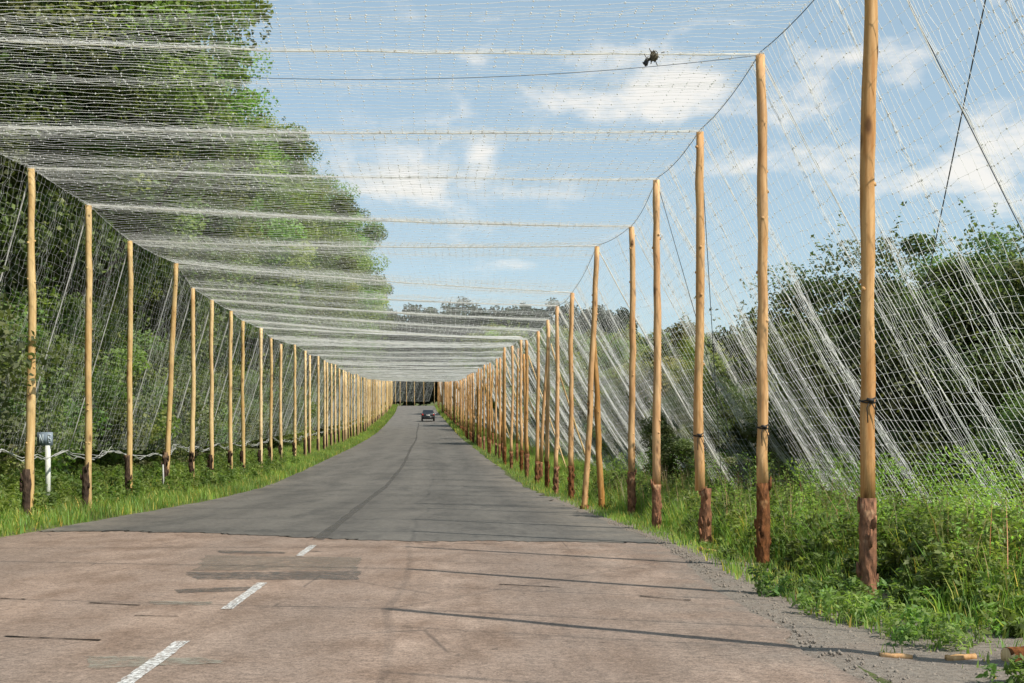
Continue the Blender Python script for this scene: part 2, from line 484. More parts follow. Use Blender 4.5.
def bend_pt(off_right, s):
    """point beyond the bend start: off_right = lateral offset from the right pole row, s = arc angle (rad), up to 1.5"""
    r = RAD_R - off_right
    smax = 1.5
    a = min(s, smax)
    p = CEN - HR * r * math.cos(a) + HD * r * math.sin(a)
    if s > smax:
        d = HR * math.sin(smax) + HD * math.cos(smax)
        p = p + d * (s - smax) * 25.0
    return p

def smooth(e0, e1, x):
    t = np.clip((x - e0) / (e1 - e0), 0, 1); return t * t * (3 - 2 * t)
def terrain(X, Y):
    X = np.asarray(X, float); Y = np.asarray(Y, float)
    z = zprof(Y)
    fade = 1 - smooth(225, 240, Y)
    tl = Ledge(Y) - X; tr = X - Redge(Y)
    left = .10 * smooth(-.05, .7, tl) + .18 * smooth(.6, 2.4, tl) + .25 * smooth(3, 12, tl)
    right = -.015 * smooth(.0, .5, tr) + .10 * smooth(.6, 1.6, tr) - .18 * smooth(2.2, 4.5, tr)
    inside = smooth(-.05, .25, -tl) * smooth(-.05, .25, -tr)
    bump = .05 * np.sin(X * 1.3 + .7 * np.sin(Y * .9)) * np.sin(Y * .83 + X * .4) * smooth(.6, 1.5, np.maximum(tl, tr))
    hill = 26 * smooth(420, 900, Y) * (0.5 + .5 * np.sin(X * .004 + 1.2)) * smooth(350, 500, Y)
    side = 6 * smooth(60, 300, np.abs(X + .06 * Y)) * smooth(60, 250, Y)
    return z + (left + right + bump) * fade - .07 * np.maximum(inside * fade, smooth(225, 240, Y) * .7) + hill + side

def grid_mesh(name, X, Y, Z, mat):
    ny, nx = X.shape
    v = np.stack([X, Y, Z], -1).reshape(-1, 3)
    i = np.arange(ny - 1)[:, None] * nx + np.arange(nx - 1)[None]
    q = np.stack([i, i + 1, i + nx + 1, i + nx], -1).reshape(-1, 4)
    return np_mesh(name, v, q, smooth=True, mat=mat)

xs = np.concatenate([-np.geomspace(3500, 45, 22), np.arange(-44, -22, 1.2), np.arange(-22, 14, .3), np.arange(14, 45, 1.2), np.geomspace(46, 3500, 22)])
ys = np.concatenate([-np.geomspace(400, 8, 8), np.arange(-6, 60, .35), np.arange(60, 320, 2.0), np.geomspace(324, 6000, 40)])
GX, GY = np.meshgrid(xs, ys)
tag(link('ground', grid_mesh('ground', GX, GY, terrain(GX, GY), MAT['ground'])), kind='structure')

# road sheets
def road_sheet(name, Y0, Y1, dz, mat, ragged=.06, seed=1, joint=None, lat=28):
    r = np.random.default_rng(seed)
    Ys = np.arange(Y0, min(Y1, 244.0) + 1e-6, .3 if Y0 < 100 else 1.0)
    if Y1 > 60: Ys = np.concatenate([Ys[Ys < 60], np.arange(60, min(Y1, 244.0) + .1, 1.0)])
    u = np.linspace(0, 1, lat)
    l = Ledge(Ys); rr = Redge(Ys)
    jl = np.convolve(r.standard_normal(len(Ys) + 8), np.ones(3) / 3, 'same')[4:-4] * ragged
    jr = np.convolve(r.standard_normal(len(Ys) + 8), np.ones(3) / 3, 'same')[4:-4] * ragged * 2.2
    X = (l + jl)[:, None] * (1 - u) + (rr + jr)[:, None] * u
    Y = np.repeat(Ys[:, None], lat, 1)
    if joint is not None:
        jy = joint(X[0]); Y[0] = jy + np.cumsum(r.standard_normal(lat)) * .035 + r.standard_normal(lat) * .05
        for k in range(1, len(Ys)):
            Y[k] = np.maximum(Y[k], Y[k - 1] + .02)
    Z = zprof(Y) + dz
    if Y1 > 244:
        bx, by = [], []
        for s in np.linspace(.04, 2.3, 36):
            pl = bend_pt(-_w + 1.05, s); pr = bend_pt(-.6, s)
            bx.append(pl[0] * (1 - u) + pr[0] * u); by.append(pl[1] * (1 - u) + pr[1] * u)
        X = np.vstack([X, bx]); Y = np.vstack([Y, by]); Z = np.vstack([Z, zprof(np.array(by)) + dz])
    return tag(link(name, grid_mesh(name, X, Y, Z, mat)), kind='structure')
road_sheet('old_road', -14, 26, 0.0, MAT['old_road'], .05, 3)
JOINT = lambda X: 18.4 - (X + 2.5) * .30 + .35 * np.sin(X * .9)
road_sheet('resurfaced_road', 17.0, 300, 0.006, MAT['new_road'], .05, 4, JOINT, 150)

def flat_poly(name, pts, z, mat, jag=.02, seed=0, sub=8):
    """a thin marking or patch sheet lying on the road, its outline roughened"""
    r = np.random.default_rng(seed); out = []
    n = len(pts)
    for i in range(n):
        a, b = np.array(pts[i], float), np.array(pts[(i + 1) % n], float)
        for k in range(sub):
            out.append(a + (b - a) * k / sub + r.standard_normal(2) * jag)
    out = np.array(out); c = out.mean(0)
    v = np.vstack([np.column_stack([out, zprof(out[:, 1]) + z]), [[c[0], c[1], float(zprof(c[1])) + z]]])
    m_ = len(out)
    t = [(i, (i + 1) % m_, m_) for i in range(m_)]
    return np_mesh(name, v, np.array(t), mat=mat)
def gp(px, py, z=0.0):
    """a point of the flat near road, from where the photograph shows it"""
    Y = F_PX * (CAM_H - z) / (py - HORIZON); return ((px - 512) / F_PX * Y, Y)
# centre dashes
for k, (Y0, Y1) in enumerate([(4.0, 5.0), (6.75, 8.45), (10.15, 12.15), (15.2, 16.9)]):
    c0, c1 = -1.70 - .052 * Y0, -1.70 - .052 * Y1
    hw = .046
    tag(link('lane_marking', flat_poly('lane_marking', [(c0 - hw, Y0), (c0 + hw, Y0), (c1 + hw, Y1), (c1 - hw, Y1)], .008, MAT['line_paint'], .004, k, 16)), kind='structure')
def strip(p, q, w0, w1):
    p, q = np.array(p), np.array(q); return [p + (0, -w0 / 2), q + (0, -w1 / 2), q + (0, w1 / 2), p + (0, w0 / 2)]
patches = [
    ('road_patch', [gp(205, 556), gp(362, 558), gp(356, 571), gp(195, 571)], 'patch_grey', .05),
    ('road_patch', [gp(185, 573), gp(362, 571.5), gp(357, 580.5), gp(196, 580)], 'patch_tar', .04),
    ('road_patch', [gp(86, 657), gp(205, 658), gp(225, 664), gp(90, 669)], 'patch_pale', .03),
    ('road_patch', [gp(150, 601.5), gp(212, 602.5), gp(210, 606), gp(152, 605)], 'patch_pale', .03),
    ('road_patch', [gp(218, 551), gp(285, 552.5), gp(285, 554.5), gp(220, 553.8)], 'patch_tar', .03),
    ('road_patch', [gp(175, 590), gp(255, 587), gp(256, 591), gp(178, 594)], 'patch_tar', .03),
]
for k, (nm, p, mt, j) in enumerate(patches):
    tag(link(nm, flat_poly(nm, p, .004, MAT[mt], j * .35, 20 + k, 14)), kind='structure')
cracks_and_lines = [((5, 637), (100, 641), .018), ((90, 603.5), (140, 606), .018), ((135, 616), (178, 617), .014), ((0, 599), (25, 600), .02),
          ((640, 597), (690, 601), .02), ((500, 585), (560, 588), .02), ((415, 543), (500, 545), .02)]  # this row: plain thin dark lines across the right lane
for k, (a, b, w) in enumerate(cracks_and_lines):
    tag(link('road_crack_and_line', flat_poly('road_crack_and_line', strip(gp(*a), gp(*b), w * 1.6, w), .006, MAT['crack_and_line'], w * .35, 60 + k, 16)), kind='structure')
# tarred joint along the middle of the new surface
jy = np.concatenate([np.arange(17.9, 60, 1.2), np.arange(60, 165, 4)])
jx = -1.75 - .0515 * jy - 6e-5 * jy * jy + .05 * np.sin(jy * .13)
wj = .07 + .05 * RNG.random(len(jy)); 
v = np.vstack([np.column_stack([jx - wj, jy, zprof(jy) + .010]), np.column_stack([jx + wj * .6, jy, zprof(jy) + .010])])
n_ = len(jy); q = [(i, n_ + i, n_ + i + 1, i + 1) for i in range(n_ - 1)]
tag(link('road_joint', np_mesh('road_joint', v, np.array(q), mat=MAT['patch_tar'])), kind='structure')
# gravel shoulder on the right
Ys = np.arange(-6, 34, .25); nu = 7; u = np.linspace(0, 1, nu)
w = np.interp(Ys, [-6, 5, 8, 12, 17, 22, 34], [3.4, 3.4, 2.2, 1.0, .75, .5, .25]) + .16 * np.sin(Ys * 2.1) * RNG.random(len(Ys))
X = (Redge(Ys) - .22)[:, None] + (w + .22)[:, None] * u; Y = np.repeat(Ys[:, None], nu, 1)
tag(link('gravel_shoulder', grid_mesh('gravel_shoulder', X, Y, np.maximum(terrain(X, Y) + .012, zprof(Y) - .02 - .0 * u), MAT['gravel'])), kind='structure')

# ------------------------------------------------------------------ leaves and trees
def leaf_quads(C, size, rng, tone, up=.45, elong=1.6, out=None):
    """one bent lozenge of leaf per centre; tone (n,3)"""
    n = len(C)
    ax = rng.standard_normal((n, 3)); ax[:, 2] *= .7; ax /= np.linalg.norm(ax, axis=1)[:, None]
    nn = rng.standard_normal((n, 3)); nn[:, 2] = np.abs(nn[:, 2]) + up
    if out is not None: nn = nn * .75 + out * 1.1
    sd = np.cross(ax, nn); sd /= np.linalg.norm(sd, axis=1)[:, None] + 1e-9
    nn = np.cross(sd, ax)
    s = size * (0.65 + .7 * rng.random(n))[:, None]
    a = C - ax * s * elong * .5; b = C + ax * s * elong * .5
    l = C + sd * s * .5 + nn * s * .16; r = C - sd * s * .5 + nn * s * .16
    v = np.stack([a, l, b, r], 1).reshape(-1, 3)
    i = np.arange(n)[:, None] * 4
    t = np.concatenate([i + np.array([[0, 1, 2]]), i + np.array([[0, 2, 3]])], 0) if False else None
    q = i + np.array([[0, 1, 2, 3]])
    return v, q, np.repeat(tone, 4, 0)

def crown_mesh(name, rng, rx, rz, zc, nclump, nleaf, lsize, crad, mat, bottom=-1.0, sprig=0.0, lump=.28, shell=.55, narrow=0.0):
    # clump centres fill an uneven ellipsoid
    d = rng.standard_normal((nclump * 3, 3)); d /= np.linalg.norm(d, axis=1)[:, None]
    d = d[d[:, 2] > bottom][:nclump]
    ph = rng.random(6) * 6.28
    az = np.arctan2(d[:, 1], d[:, 0])
    lumps = 1 + lump * (np.sin(3 * az + ph[0] + 2 * d[:, 2]) * .5 + np.sin(5 * az + ph[1] - 4 * d[:, 2]) * .35 + .6 * rng.standard_normal(len(d)) * .4)
    rr = shell + (1 - shell) * rng.random(len(d)) ** .6
    C = d * np.array([rx, rx, rz]) * (rr * lumps)[:, None]; C[:, 2] += zc
    if narrow:
        f = smooth(narrow * .3, narrow, C[:, 2]) * .55 + .45; C[:, 0] *= f; C[:, 1] *= f
    cr = crad * (.6 + .8 * rng.random(len(C)))
    tone = (.50 + .95 * rng.random(len(C)))[:, None] * np.array([1, 1, 1.0]); tone[:, 0] *= .85 + .4 * rng.random(len(C))
    k = rng.integers(0, len(C), nleaf)
    o = rng.standard_normal((nleaf, 3)); o /= np.linalg.norm(o, axis=1)[:, None]
    o *= (rng.random(nleaf) ** .36)[:, None]; o[:, 2] *= .62
    P = C[k] + o * cr[k][:, None]
    if sprig:  # upright sprays at the outline
        tips = C[(C[:, 2] > zc)]; ns = int(len(tips) * sprig)
        for t_ in tips[rng.integers(0, len(tips), ns)]:
            L_ = crad * (1.0 + 1.1 * rng.random()); m_ = 26
            dr = np.array([rng.normal(0, .35), rng.normal(0, .35), 1.0]); f = rng.random(m_)[:, None]
            P = np.vstack([P, t_ + dr * f * L_ + rng.standard_normal((m_, 3)) * .10 * crad * (1.4 - f)]); k = np.concatenate([k, rng.integers(0, len(C), m_)])
    tn = tone[k] * (.8 + .4 * rng.random(len(P)))[:, None]
    ou = (P - np.array([0, 0, zc])) / np.array([rx, rx, rz]) + np.array([0, 0, .15]); ou /= np.linalg.norm(ou, axis=1)[:, None] + 1e-6
    v, q, c = leaf_quads(P, lsize, rng, tn, out=ou)
    return np_mesh(name, v, q, col=c, mat=mat), C

def trunk_mesh(name, rng, h, r0, C, zb, nb=9):
    mb = MB()
    n = 9; t = np.linspace(0, 1, n)
    bend = np.cumsum(rng.standard_normal((n, 2)) * .12, 0) * h * .04
    pts = np.column_stack([bend, t * h]); pts[0] = (0, 0, -.25)
    mb.tube(pts, r0 * (1.15 - .9 * t), 9, jit=.05, rng=rng)
    hi = C[rng.permutation(len(C))[:nb]]
    for c in hi:
        f = np.clip((c[2] - .25 * h) / h, .22, .85); p0 = np.array([np.interp(f, t, pts[:, 0]), np.interp(f, t, pts[:, 1]), f * h])
        m_ = p0 * .5 + c * .5 + np.array([0, 0, -.06 * h])
        pp = np.array([p0, p0 * .6 + m_ * .4, m_, c * .7 + m_ * .3, c]); mb.tube(pp, r0 * np.array([.42, .36, .28, .18, .07]), 6)
    return mb.build(name, MAT['bark'], rawmesh=True, smooth=True)

def variant(seed, h, rx, rz, zc, ncl, nl, ls, cr, mat, r0, **kw):
    rng = np.random.default_rng(seed)
    cm, C = crown_mesh('crown', rng, rx, rz, zc, ncl, nl, ls, cr, mat, **kw)
    return cm, trunk_mesh('trunk', rng, h, r0, C, 0)
def plant_tree(name, var, x, y, sc, rz, label, cat, group=None, sz=None):
    o = empty(name, (x, y, float(terrain(x, y)) - .03), rz); o.scale = (sc, sc, sz or sc)
    tag(o, label, cat, group)
    link('crown', var[0], o); link('trunk', var[1], o)
    return o

V_TALL = [variant(100 + i, 15.5, 5.6, 9.2, 10.2, 760, 170000, .086, .82, MAT['leaf_dark' if i != 1 else 'leaf_mid'], .30, bottom=-.95, sprig=.25, narrow=8.5) for i in range(3)]
V_TALL_FAR = [variant(110 + i, 15.5, 5.6, 9.2, 10.2, 320, 150000, .112, 1.15, MAT['leaf_dark' if i != 1 else 'leaf_mid'], .30, bottom=-.95, sprig=.06, narrow=8.5, lump=.34, shell=.68) for i in range(3)]
V_UNDER = [variant(130 + i, 3.2, 2.3, 2.2, 2.0, 120, 34000, .070, .58, MAT['leaf_mid' if i else 'leaf_bush'], .07, bottom=-.9, sprig=.5) for i in range(2)]
V_BUSH = [variant(140 + i, 3.6, 2.2, 2.45, 2.35, 170, 70000, .052, .50, MAT['leaf_bush'], .07, bottom=-.95, sprig=.9, lump=.24) for i in range(2)]
V_HEDGE = [variant(150 + i, 5.0, 2.8, 3.1, 3.4, 140, 34000, .105, .72, MAT['leaf_yellow' if i != 1 else 'leaf_mid'], .12, bottom=-.95, sprig=.5, lump=.34) for i in range(3)]

ORD = ['nearest', 'second', 'third', 'fourth', 'fifth', 'sixth', 'seventh', 'eighth', 'ninth', 'tenth', 'eleventh', 'twelfth', 'thirteenth', 'fourteenth', 'fifteenth', 'sixteenth', 'seventeenth', 'eighteenth', 'nineteenth', 'twentieth']
# tall windbreak on the left
TALL = [(15, 4.9, 1.10), (22, 5.4, 1.16), (29, 4.8, 1.20), (36, 4.3, 1.22), (44, 5.6, 1.04), (52, 5.0, 1.02), (60, 4.6, 1.0), (69, 4.8, 1.02), (78, 4.4, 1.02),
        (88, 4.6, 1.06), (98, 4.2, 1.10), (109, 4.4, 1.16), (120, 4.0, 1.2), (132, 3.8, 1.25), (143, 3.4, 1.28)]
for i, (y, off, sc) in enumerate(TALL):
    x = float(Lp(y)) - off - 1.0 - .9 * min(1, max(0, (y - 30) / 20)) - .6 * min(1, max(0, (y - 70) / 40))
    lab = f"tall dark-leaved tree of the left windbreak, {ORD[i]} from the camera" if i < len(TALL) - 1 else "tall tree closing the far end of the left windbreak"
    plant_tree('windbreak_tree', (V_TALL if y < 48 else V_TALL_FAR)[i % 3], x, y, sc, i * 2.1, lab, 'tree', 'tall trees of the left windbreak')
for i, (y, off, sc) in enumerate([(13, 12, 1.2), (25, 13, 1.3), (37, 13, 1.3), (56, 13, 1.2), (80, 13, 1.2), (110, 13, 1.25)]):
    plant_tree('windbreak_tree', V_TALL_FAR[(i + 1) % 3], float(Lp(y)) - off, y, sc, i * 1.3 + .5, f"tall tree in the back row of the left windbreak, {ORD[i]} from the camera", 'tree', 'second row of the left windbreak')
U_Y = [14.5, 17.5, 20.5, 23.6, 26.8, 30, 33.5, 37.5, 42, 47, 53, 60, 68, 77, 87, 98, 110, 123, 137]
for i, y in enumerate(U_Y):
    off = 4.4 + .6 * math.sin(i * 2.3)
    lab = f"leafy undergrowth bush behind the left poles, {ORD[i]} from the camera"
    plant_tree('undergrowth_bush', V_UNDER[i % 2], float(Lp(y)) - off, y, .95 + .3 * rnd.random(), i * 1.7, lab, 'bush', 'bushes under the left windbreak')

# shrubs behind the right-hand net
BUSH = [(6.5, 23.0, 1.02, "large dark robinia bush behind the right net, just left of the big front pole"),
        (8.5, 22.4, 1.0, "large dark robinia bush behind the right net, just right of the big front pole"),
        (10.4, 23.2, 1.0, "tall dark bush at the right border of the view behind the slanting net"),
        (9.0, 27.5, 1.1, "dark bush set back behind the two large bushes right of the front pole"),
        (8.6, 30.5, 1.0, "dark bush set back between the first and second right poles"),
        (8.9, 17.0, .62, "low dark bush at the foot of the slanting net by the right border"),
        (7.3, 17.5, .45, "knee-high dark bush in front of the large robinia bushes"),
        (11.6, 19.5, .80, "dark bush beyond the right border bush"),
        (4.35, 30.0, .60, "small dark bush between the second and third right poles")]
for i, (x, y, sc, lab) in enumerate(BUSH):
    plant_tree('robinia_bush', V_BUSH[i % 2], x, y, sc, i * 1.9 + .3, lab, 'bush', 'bushes behind the right net')
H_Y = [31, 35, 39, 44, 49, 55, 61, 68, 76, 85, 95, 107, 120, 135, 150, 168, 187, 206]
for i, y in enumerate(H_Y):
    off = 5.4 + 1.5 * math.sin(i * 1.7) + y * .015
    x = float(Rp(y)) + off; g = float(terrain(x, y))
    top = 112 / F_PX * y + 1.25 - g
    sc = max(.5, min(2.0, top / 6.6)) * (.92 + .2 * rnd.random())
    plant_tree('hedgerow_tree', V_HEDGE[i % 3], x, y, sc, i * 2.4, f"yellow-green hedgerow tree behind the right net, {ORD[i]} from the camera", 'tree', 'hedgerow trees on the right')
for i, (x, y, s) in enumerate([(9.5, 40, .8), (12, 48, .9), (13, 57, 1.0), (15, 68, 1.1), (17, 82, 1.2), (14, 100, 1.3)]):
    plant_tree('hedgerow_tree', V_HEDGE[(i + 1) % 3], x, y, s, i * 1.1, f"yellow-green tree in the field behind the right hedgerow, {ORD[i]} from the camera", 'tree', 'field trees behind the right hedgerow')

# far wood that reads as one mass
def far_wood(name, spots, seed, mat, label):
    rng = np.random.default_rng(seed); V, Q, Cc = [], [], []; n = 0
    mbt = MB()
    for (x, y, h, r) in spots:
        g = float(terrain(x, y)); m_ = 5200
        ncl = 34
        d = rng.standard_normal((ncl, 3)); d /= np.linalg.norm(d, axis=1)[:, None]
        C = d * np.array([r, r, h * .46]) * (.55 + .45 * rng.random(ncl))[:, None] + np.array([x, y, g + h * .52])
        k = rng.integers(0, ncl, m_); o = rng.standard_normal((m_, 3)); o /= np.linalg.norm(o, axis=1)[:, None]
        P = C[k] + o * (rng.random(m_) ** .5)[:, None] * r * .36
        tone = np.repeat((.7 + .6 * rng.random(ncl))[:, None], 3, 1)[k] * (.9 + .2 * rng.random())
        v, q, c = leaf_quads(P, .5, rng, tone); V.append(v); Q.append(q + n); Cc.append(c); n += len(v)
    o = link(name, np_mesh(name, np.vstack(V), np.vstack(Q), col=np.vstack(Cc), mat=mat))
    return tag(o, label, 'wood', None, 'stuff')
sp = []
r_ = np.random.default_rng(5)
for i in range(84):
    a = i / 83; x = -66 + 92 * a + r_.normal(0, 1); y = 305 + 8 * math.sin(i) + 10 * r_.random()
    sp.append((x, y, 24.5 + .9 * r_.standard_normal(), 5.4))
for i in range(20):
    sp.append((-60 + 4 * i + r_.normal(0, 1), 297 + 3 * r_.random(), 12 + 2.5 * r_.random(), 3.2))
far_wood('far_wood', sp, 41, MAT['leaf_far'], "dark wood standing behind the top of the road where the tunnel bends")
sp = []
for i in range(80):
    x = 6 + 1.75 * i + r_.normal(0, 1.2); y = 262 + 14 * r_.random() + .1 * i
    sp.append((x, y, 14.6 + .8 * r_.standard_normal(), 4.4))
far_wood('far_wood', sp, 42, MAT['leaf_far'], "blue-green line of woodland on the horizon right of the road")
sp = []
for i in range(26):
    y = 158 + 5.5 * i; x = float(Lp(min(y, 244))) - 9 - 3 * r_.random()
    sp.append((x, y, 11 + 2 * r_.random(), 3.6))
far_wood('far_wood', sp, 43, MAT['leaf_mid'], "lower wood left of the road beyond the end of the tall windbreak")

# ------------------------------------------------------------------ poles
def pole_shaft(mb, rng, z0, z1, r0, r1, lean=(0, 0), sides=12, rings=15, wob=.008):
    t = np.linspace(0, 1, rings)
    wx = np.cumsum(rng.standard_normal(rings)) * wob; wy = np.cumsum(rng.standard_normal(rings)) * wob
    wx -= np.linspace(wx[0], wx[-1], rings); wy -= np.linspace(wy[0], wy[-1], rings)
    pts = np.column_stack([lean[0] * t + wx, lean[1] * t + wy, z0 + (z1 - z0) * t])
    rad = r0 + (r1 - r0) * t
    rad = rad * (1 + .05 * rng.standard_normal(rings))
    mb.tube(pts, rad, sides, jit=.025, rng=rng)
    return pts

def make_pole(x, y, side, H, label, detail=True, lean=(0, 0), r0=.064, r1=.052, stub_h=.85, shaft_to_ground=False, stub_off=None, tie_h=None, seed=0, group=None, dark=False):
    rng = np.random.default_rng(1000 + seed)
    g = float(terrain(x, y))
    o = empty('net_pole', (x, y, g))
    tag(o, label, 'pole', group or ('poles of the right row' if side > 0 else 'poles of the left row'))
    wood = MAT['pine_right' if side > 0 else 'pine_left']
    mb = MB(); sides = 12 if detail else 7; rings = 15 if detail else 6
    z0 = -.3 if shaft_to_ground else stub_h - .03
    pts = pole_shaft(mb, rng, z0, H, r0, r1, lean, sides, rings)
    if detail:
        kb = mb      # branch knots left on the peeled stem
        for k in range(9):
            zz = stub_h + .15 + (H - stub_h - .3) * rng.random(); a = rng.random() * 6.28
            cx = np.interp(zz, pts[:, 2], pts[:, 0]); cy = np.interp(zz, pts[:, 2], pts[:, 1])
            d = np.array([math.cos(a), math.sin(a), .25])
            p = np.array([cx, cy, zz]); kb.tube(np.array([p + d * r0 * .6, p + d * (r0 + .002 + .006 * rng.random())]), [.022, .017], 6)
    mb.build('shaft', wood, o, smooth=True)
    sb = MB()
    so = stub_off if stub_off is not None else ((.0, .0) if not shaft_to_ground else (-.055 * side, .05))
    t = np.linspace(0, 1, 10 if detail else 4)
    rs = (r0 * 1.14 if not shaft_to_ground else r0 * .92) * (1 + .05 * rng.standard_normal(len(t)))
    sb.tube(np.column_stack([so[0] + 0 * t, so[1] + 0 * t, -.3 + (stub_h + .3 - .0) * t]), rs, sides, jit=.06 if detail else .02, rng=rng)
    if detail:   # flakes of bark curling off the stump
        for k in range(10):
            a = rng.random() * 6.28; zz = stub_h * (.15 + .9 * rng.random()); rr = r0 * 1.12
            d = np.array([math.cos(a), math.sin(a), 0]); p = np.array([so[0], so[1], zz]) + d * rr
            sb.tube(np.array([p - (0, 0, .05), p + d * .006, p + d * (.012 + .012 * rng.random()) + (0, 0, .05 + .05 * rng.random())]), [.016, .022, .008], 5)
    sb.build('bark_stub', MAT['stub_dark' if dark else 'stub'], o, smooth=not detail)
    if tie_h:
        for h in ([tie_h] if not isinstance(tie_h, (list, tuple)) else tie_h):
            tb = MB(); th = np.linspace(0, 2 * np.pi, 17)
            cx = np.interp(h, pts[:, 2], pts[:, 0]); cy = np.interp(h, pts[:, 2], pts[:, 1])
            rr = np.interp(h, [z0, H], [r0, r1]) * 1.06
            for k in range(2):
                tb.tube(np.column_stack([cx + rr * np.cos(th), cy + rr * np.sin(th), h + .018 * k + .02 * np.sin(th + k)]), .006, 5, caps=False)
            for s_ in (-1, 1):
                tb.tube(np.array([(cx, cy - rr - .008, h), (cx + s_ * .03, cy - rr - .02, h - .06), (cx + s_ * .05 + .03, cy - rr - .012, h - .16 - .06 * rng.random())]), .005, 5)
            tb.tube(np.array([(cx - .03, cy - rr - .01, h + .01), (cx + .03, cy - rr - .018, h - .005)]), .016, 6)
            tb.build('wire_tie', MAT['tie'], o, smooth=True)
    return Vector((x + lean[0], y + lean[1], g + H))

# right row: (y, x, height) read off the photograph for the near poles, then even spacing along the row
def top_px(py, y): return CAM_H + (HORIZON - py) / F_PX * y
RIGHT = [(7.35, 3.06, 5.45), (10.7, 2.93, 5.5)]
for px, ty, y in [(763, 55, 13.85), (700, 132, 16.9), (656.5, 180, 20.2), (631.5, 227, 24.4), (597, 247, 26.9), (571, 293, 32.6), (556, 306, 36.2), (547, 320, 40.0), (537, 331, 44.0), (527, 340, 48.5)]:
    x = (px - 512) / F_PX * y; RIGHT.append((y, x, top_px(ty, y) - float(terrain(x, y))))
y = 52.5
while y < 243:
    RIGHT.append((y, float(Rp(y)) + rnd.uniform(-.12, .12), 5.4 + rnd.uniform(-.12, .12))); y += (3.75 if y < 85 else 3.1) + rnd.uniform(-.35, .35)
LEFT = [(13.4, -7.25, 5.5), (17.3, -7.55, 5.5)]
for px, ty, y in [(30, 168, 21.3), (88.5, 205, 24.5), (130, 241, 28.6), (176, 264, 32.2), (193, 288, 36.6), (212, 300, 39.8), (231, 311, 43), (243, 321, 46.5), (261, 328, 49.2), (271, 338, 53.5), (281, 344, 57)]:
    x = (px - 512) / F_PX * y; LEFT.append((y, x, top_px(ty, y) - float(terrain(x, y))))
y = 60.8
while y < 243:
    LEFT.append((y, float(Lp(y)) + rnd.uniform(-.12, .12), 5.4 + rnd.uniform(-.12, .12))); y += (3.75 if y < 85 else 3.1) + rnd.uniform(-.35, .35)

TOP_R, TOP_L = [], []
named = ['', 'big front', 'second', 'third', 'fourth', 'fifth', 'sixth', 'seventh', 'eighth', 'ninth', 'tenth', 'eleventh']
for i, (y, x, H) in enumerate(RIGHT):
    near = i < 14
    lean = (rnd.uniform(-.05, .05), 0)
    kw = dict(seed=i, detail=near, stub_h=.80 + rnd.uniform(-.08, .1), lean=lean)
    if i == 0: lab = "peeled wooden pole just outside the right border, beside the roadside log"
    elif i == 1: lab = "big front pole of the right row, orange peeled wood with flaky red bark foot"; kw.update(tie_h=[1.62], r0=.063, r1=.055, stub_h=.82, lean=(.04, 0))
    elif i == 2: lab = "second right pole, bright peeled wood on a dark brown bark foot with wire tie"; kw.update(tie_h=[1.5], r0=.062, r1=.050, stub_h=.90, lean=(-.03, 0), dark=False)
    elif i == 3: lab = "third right pole, its shaft strapped beside a thick offset bark stump"; kw.update(tie_h=[1.45], stub_h=.76, stub_off=(.07, -.03), r0=.066, lean=(0, 0))
    elif i == 4: lab = "fourth right pole, slim peeled shaft with mottled bark foot in the grass"; kw.update(stub_h=.72, lean=(0, 0))
    elif i == 5: lab = "fifth right pole, slim pale shaft with short brown bark foot"; kw.update(lean=(0, 0))
    elif i == 6:
        lab = "right pole leaning across its neighbour to form a crossed pair"; kw.update(lean=(.26, 0), shaft_to_ground=True, stub_off=(0, 0), stub_h=.02); x -= .26
    elif i < 12: lab = f"{named[i]} right pole from the front, thin peeled shaft tied to its net seam"
    else: lab = "thin peeled pole in the close-packed far part of the right row"; kw['group'] = 'far poles of the right row'
    top = make_pole(x, y, 1, H, lab, **kw); TOP_R.append(top)
# partner of the crossed pair
xx = (603 - 512) / F_PX * 27.3
make_pole(xx, 27.3, 1, top_px(326, 27.3) - float(terrain(xx, 27.3)), "shorter right pole standing upright in the crossed pair", seed=300, lean=(-.20, 0), shaft_to_ground=True, stub_off=(0, 0), stub_h=.02, r0=.07)
for i, (y, x, H) in enumerate(LEFT):
    near = i < 14
    kw = dict(seed=400 + i, detail=near, shaft_to_ground=True, dark=True, stub_h=.92 + rnd.uniform(-.14, .14), r0=.068 + rnd.uniform(-.006, .006), r1=.058, lean=(0, 0), stub_off=(-.035, -.065))
    if i == 0: lab = "peeled pole of the left row well outside the left border"
    elif i == 1: lab = "peeled pole of the left row just outside the left border"
    elif i == 2: lab = "first left pole, thick yellow peeled shaft beside the marker post"; kw.update(r0=.074, lean=(.02, 0))
    elif i == 5: lab = "fourth left pole, pale shaft tilting clearly to the right"; kw.update(lean=(.22, 0)); x -= .22
    elif i < 13: lab = f"{ORD[i - 2] if i > 2 else 'first'} left pole from the camera, pale peeled shaft with dark bark stub"
    else: lab = "thin peeled pole in the close-packed far part of the left row"; kw['group'] = 'far poles of the left row'
    TOP_L.append(make_pole(x, y, -1, H, lab, **kw))
# spare and leaning poles standing among the mid-distance right row
for q_ in range(14):
    y = 38.5 + 6.4 * q_ + rnd.uniform(-1, 1); x = float(Rp(y)) + rnd.uniform(-.15, .75); H = rnd.uniform(4.2, 5.5)
    make_pole(x, y, 1, H, f"spare pole leaning among the crowded right row, {ORD[q_]} from the camera", detail=False, lean=(rnd.uniform(-.35, .35), rnd.uniform(-.3, .3)), seed=600 + q_, stub_h=rnd.uniform(.5, 1.2), r0=.06, group='spare poles among the right row')
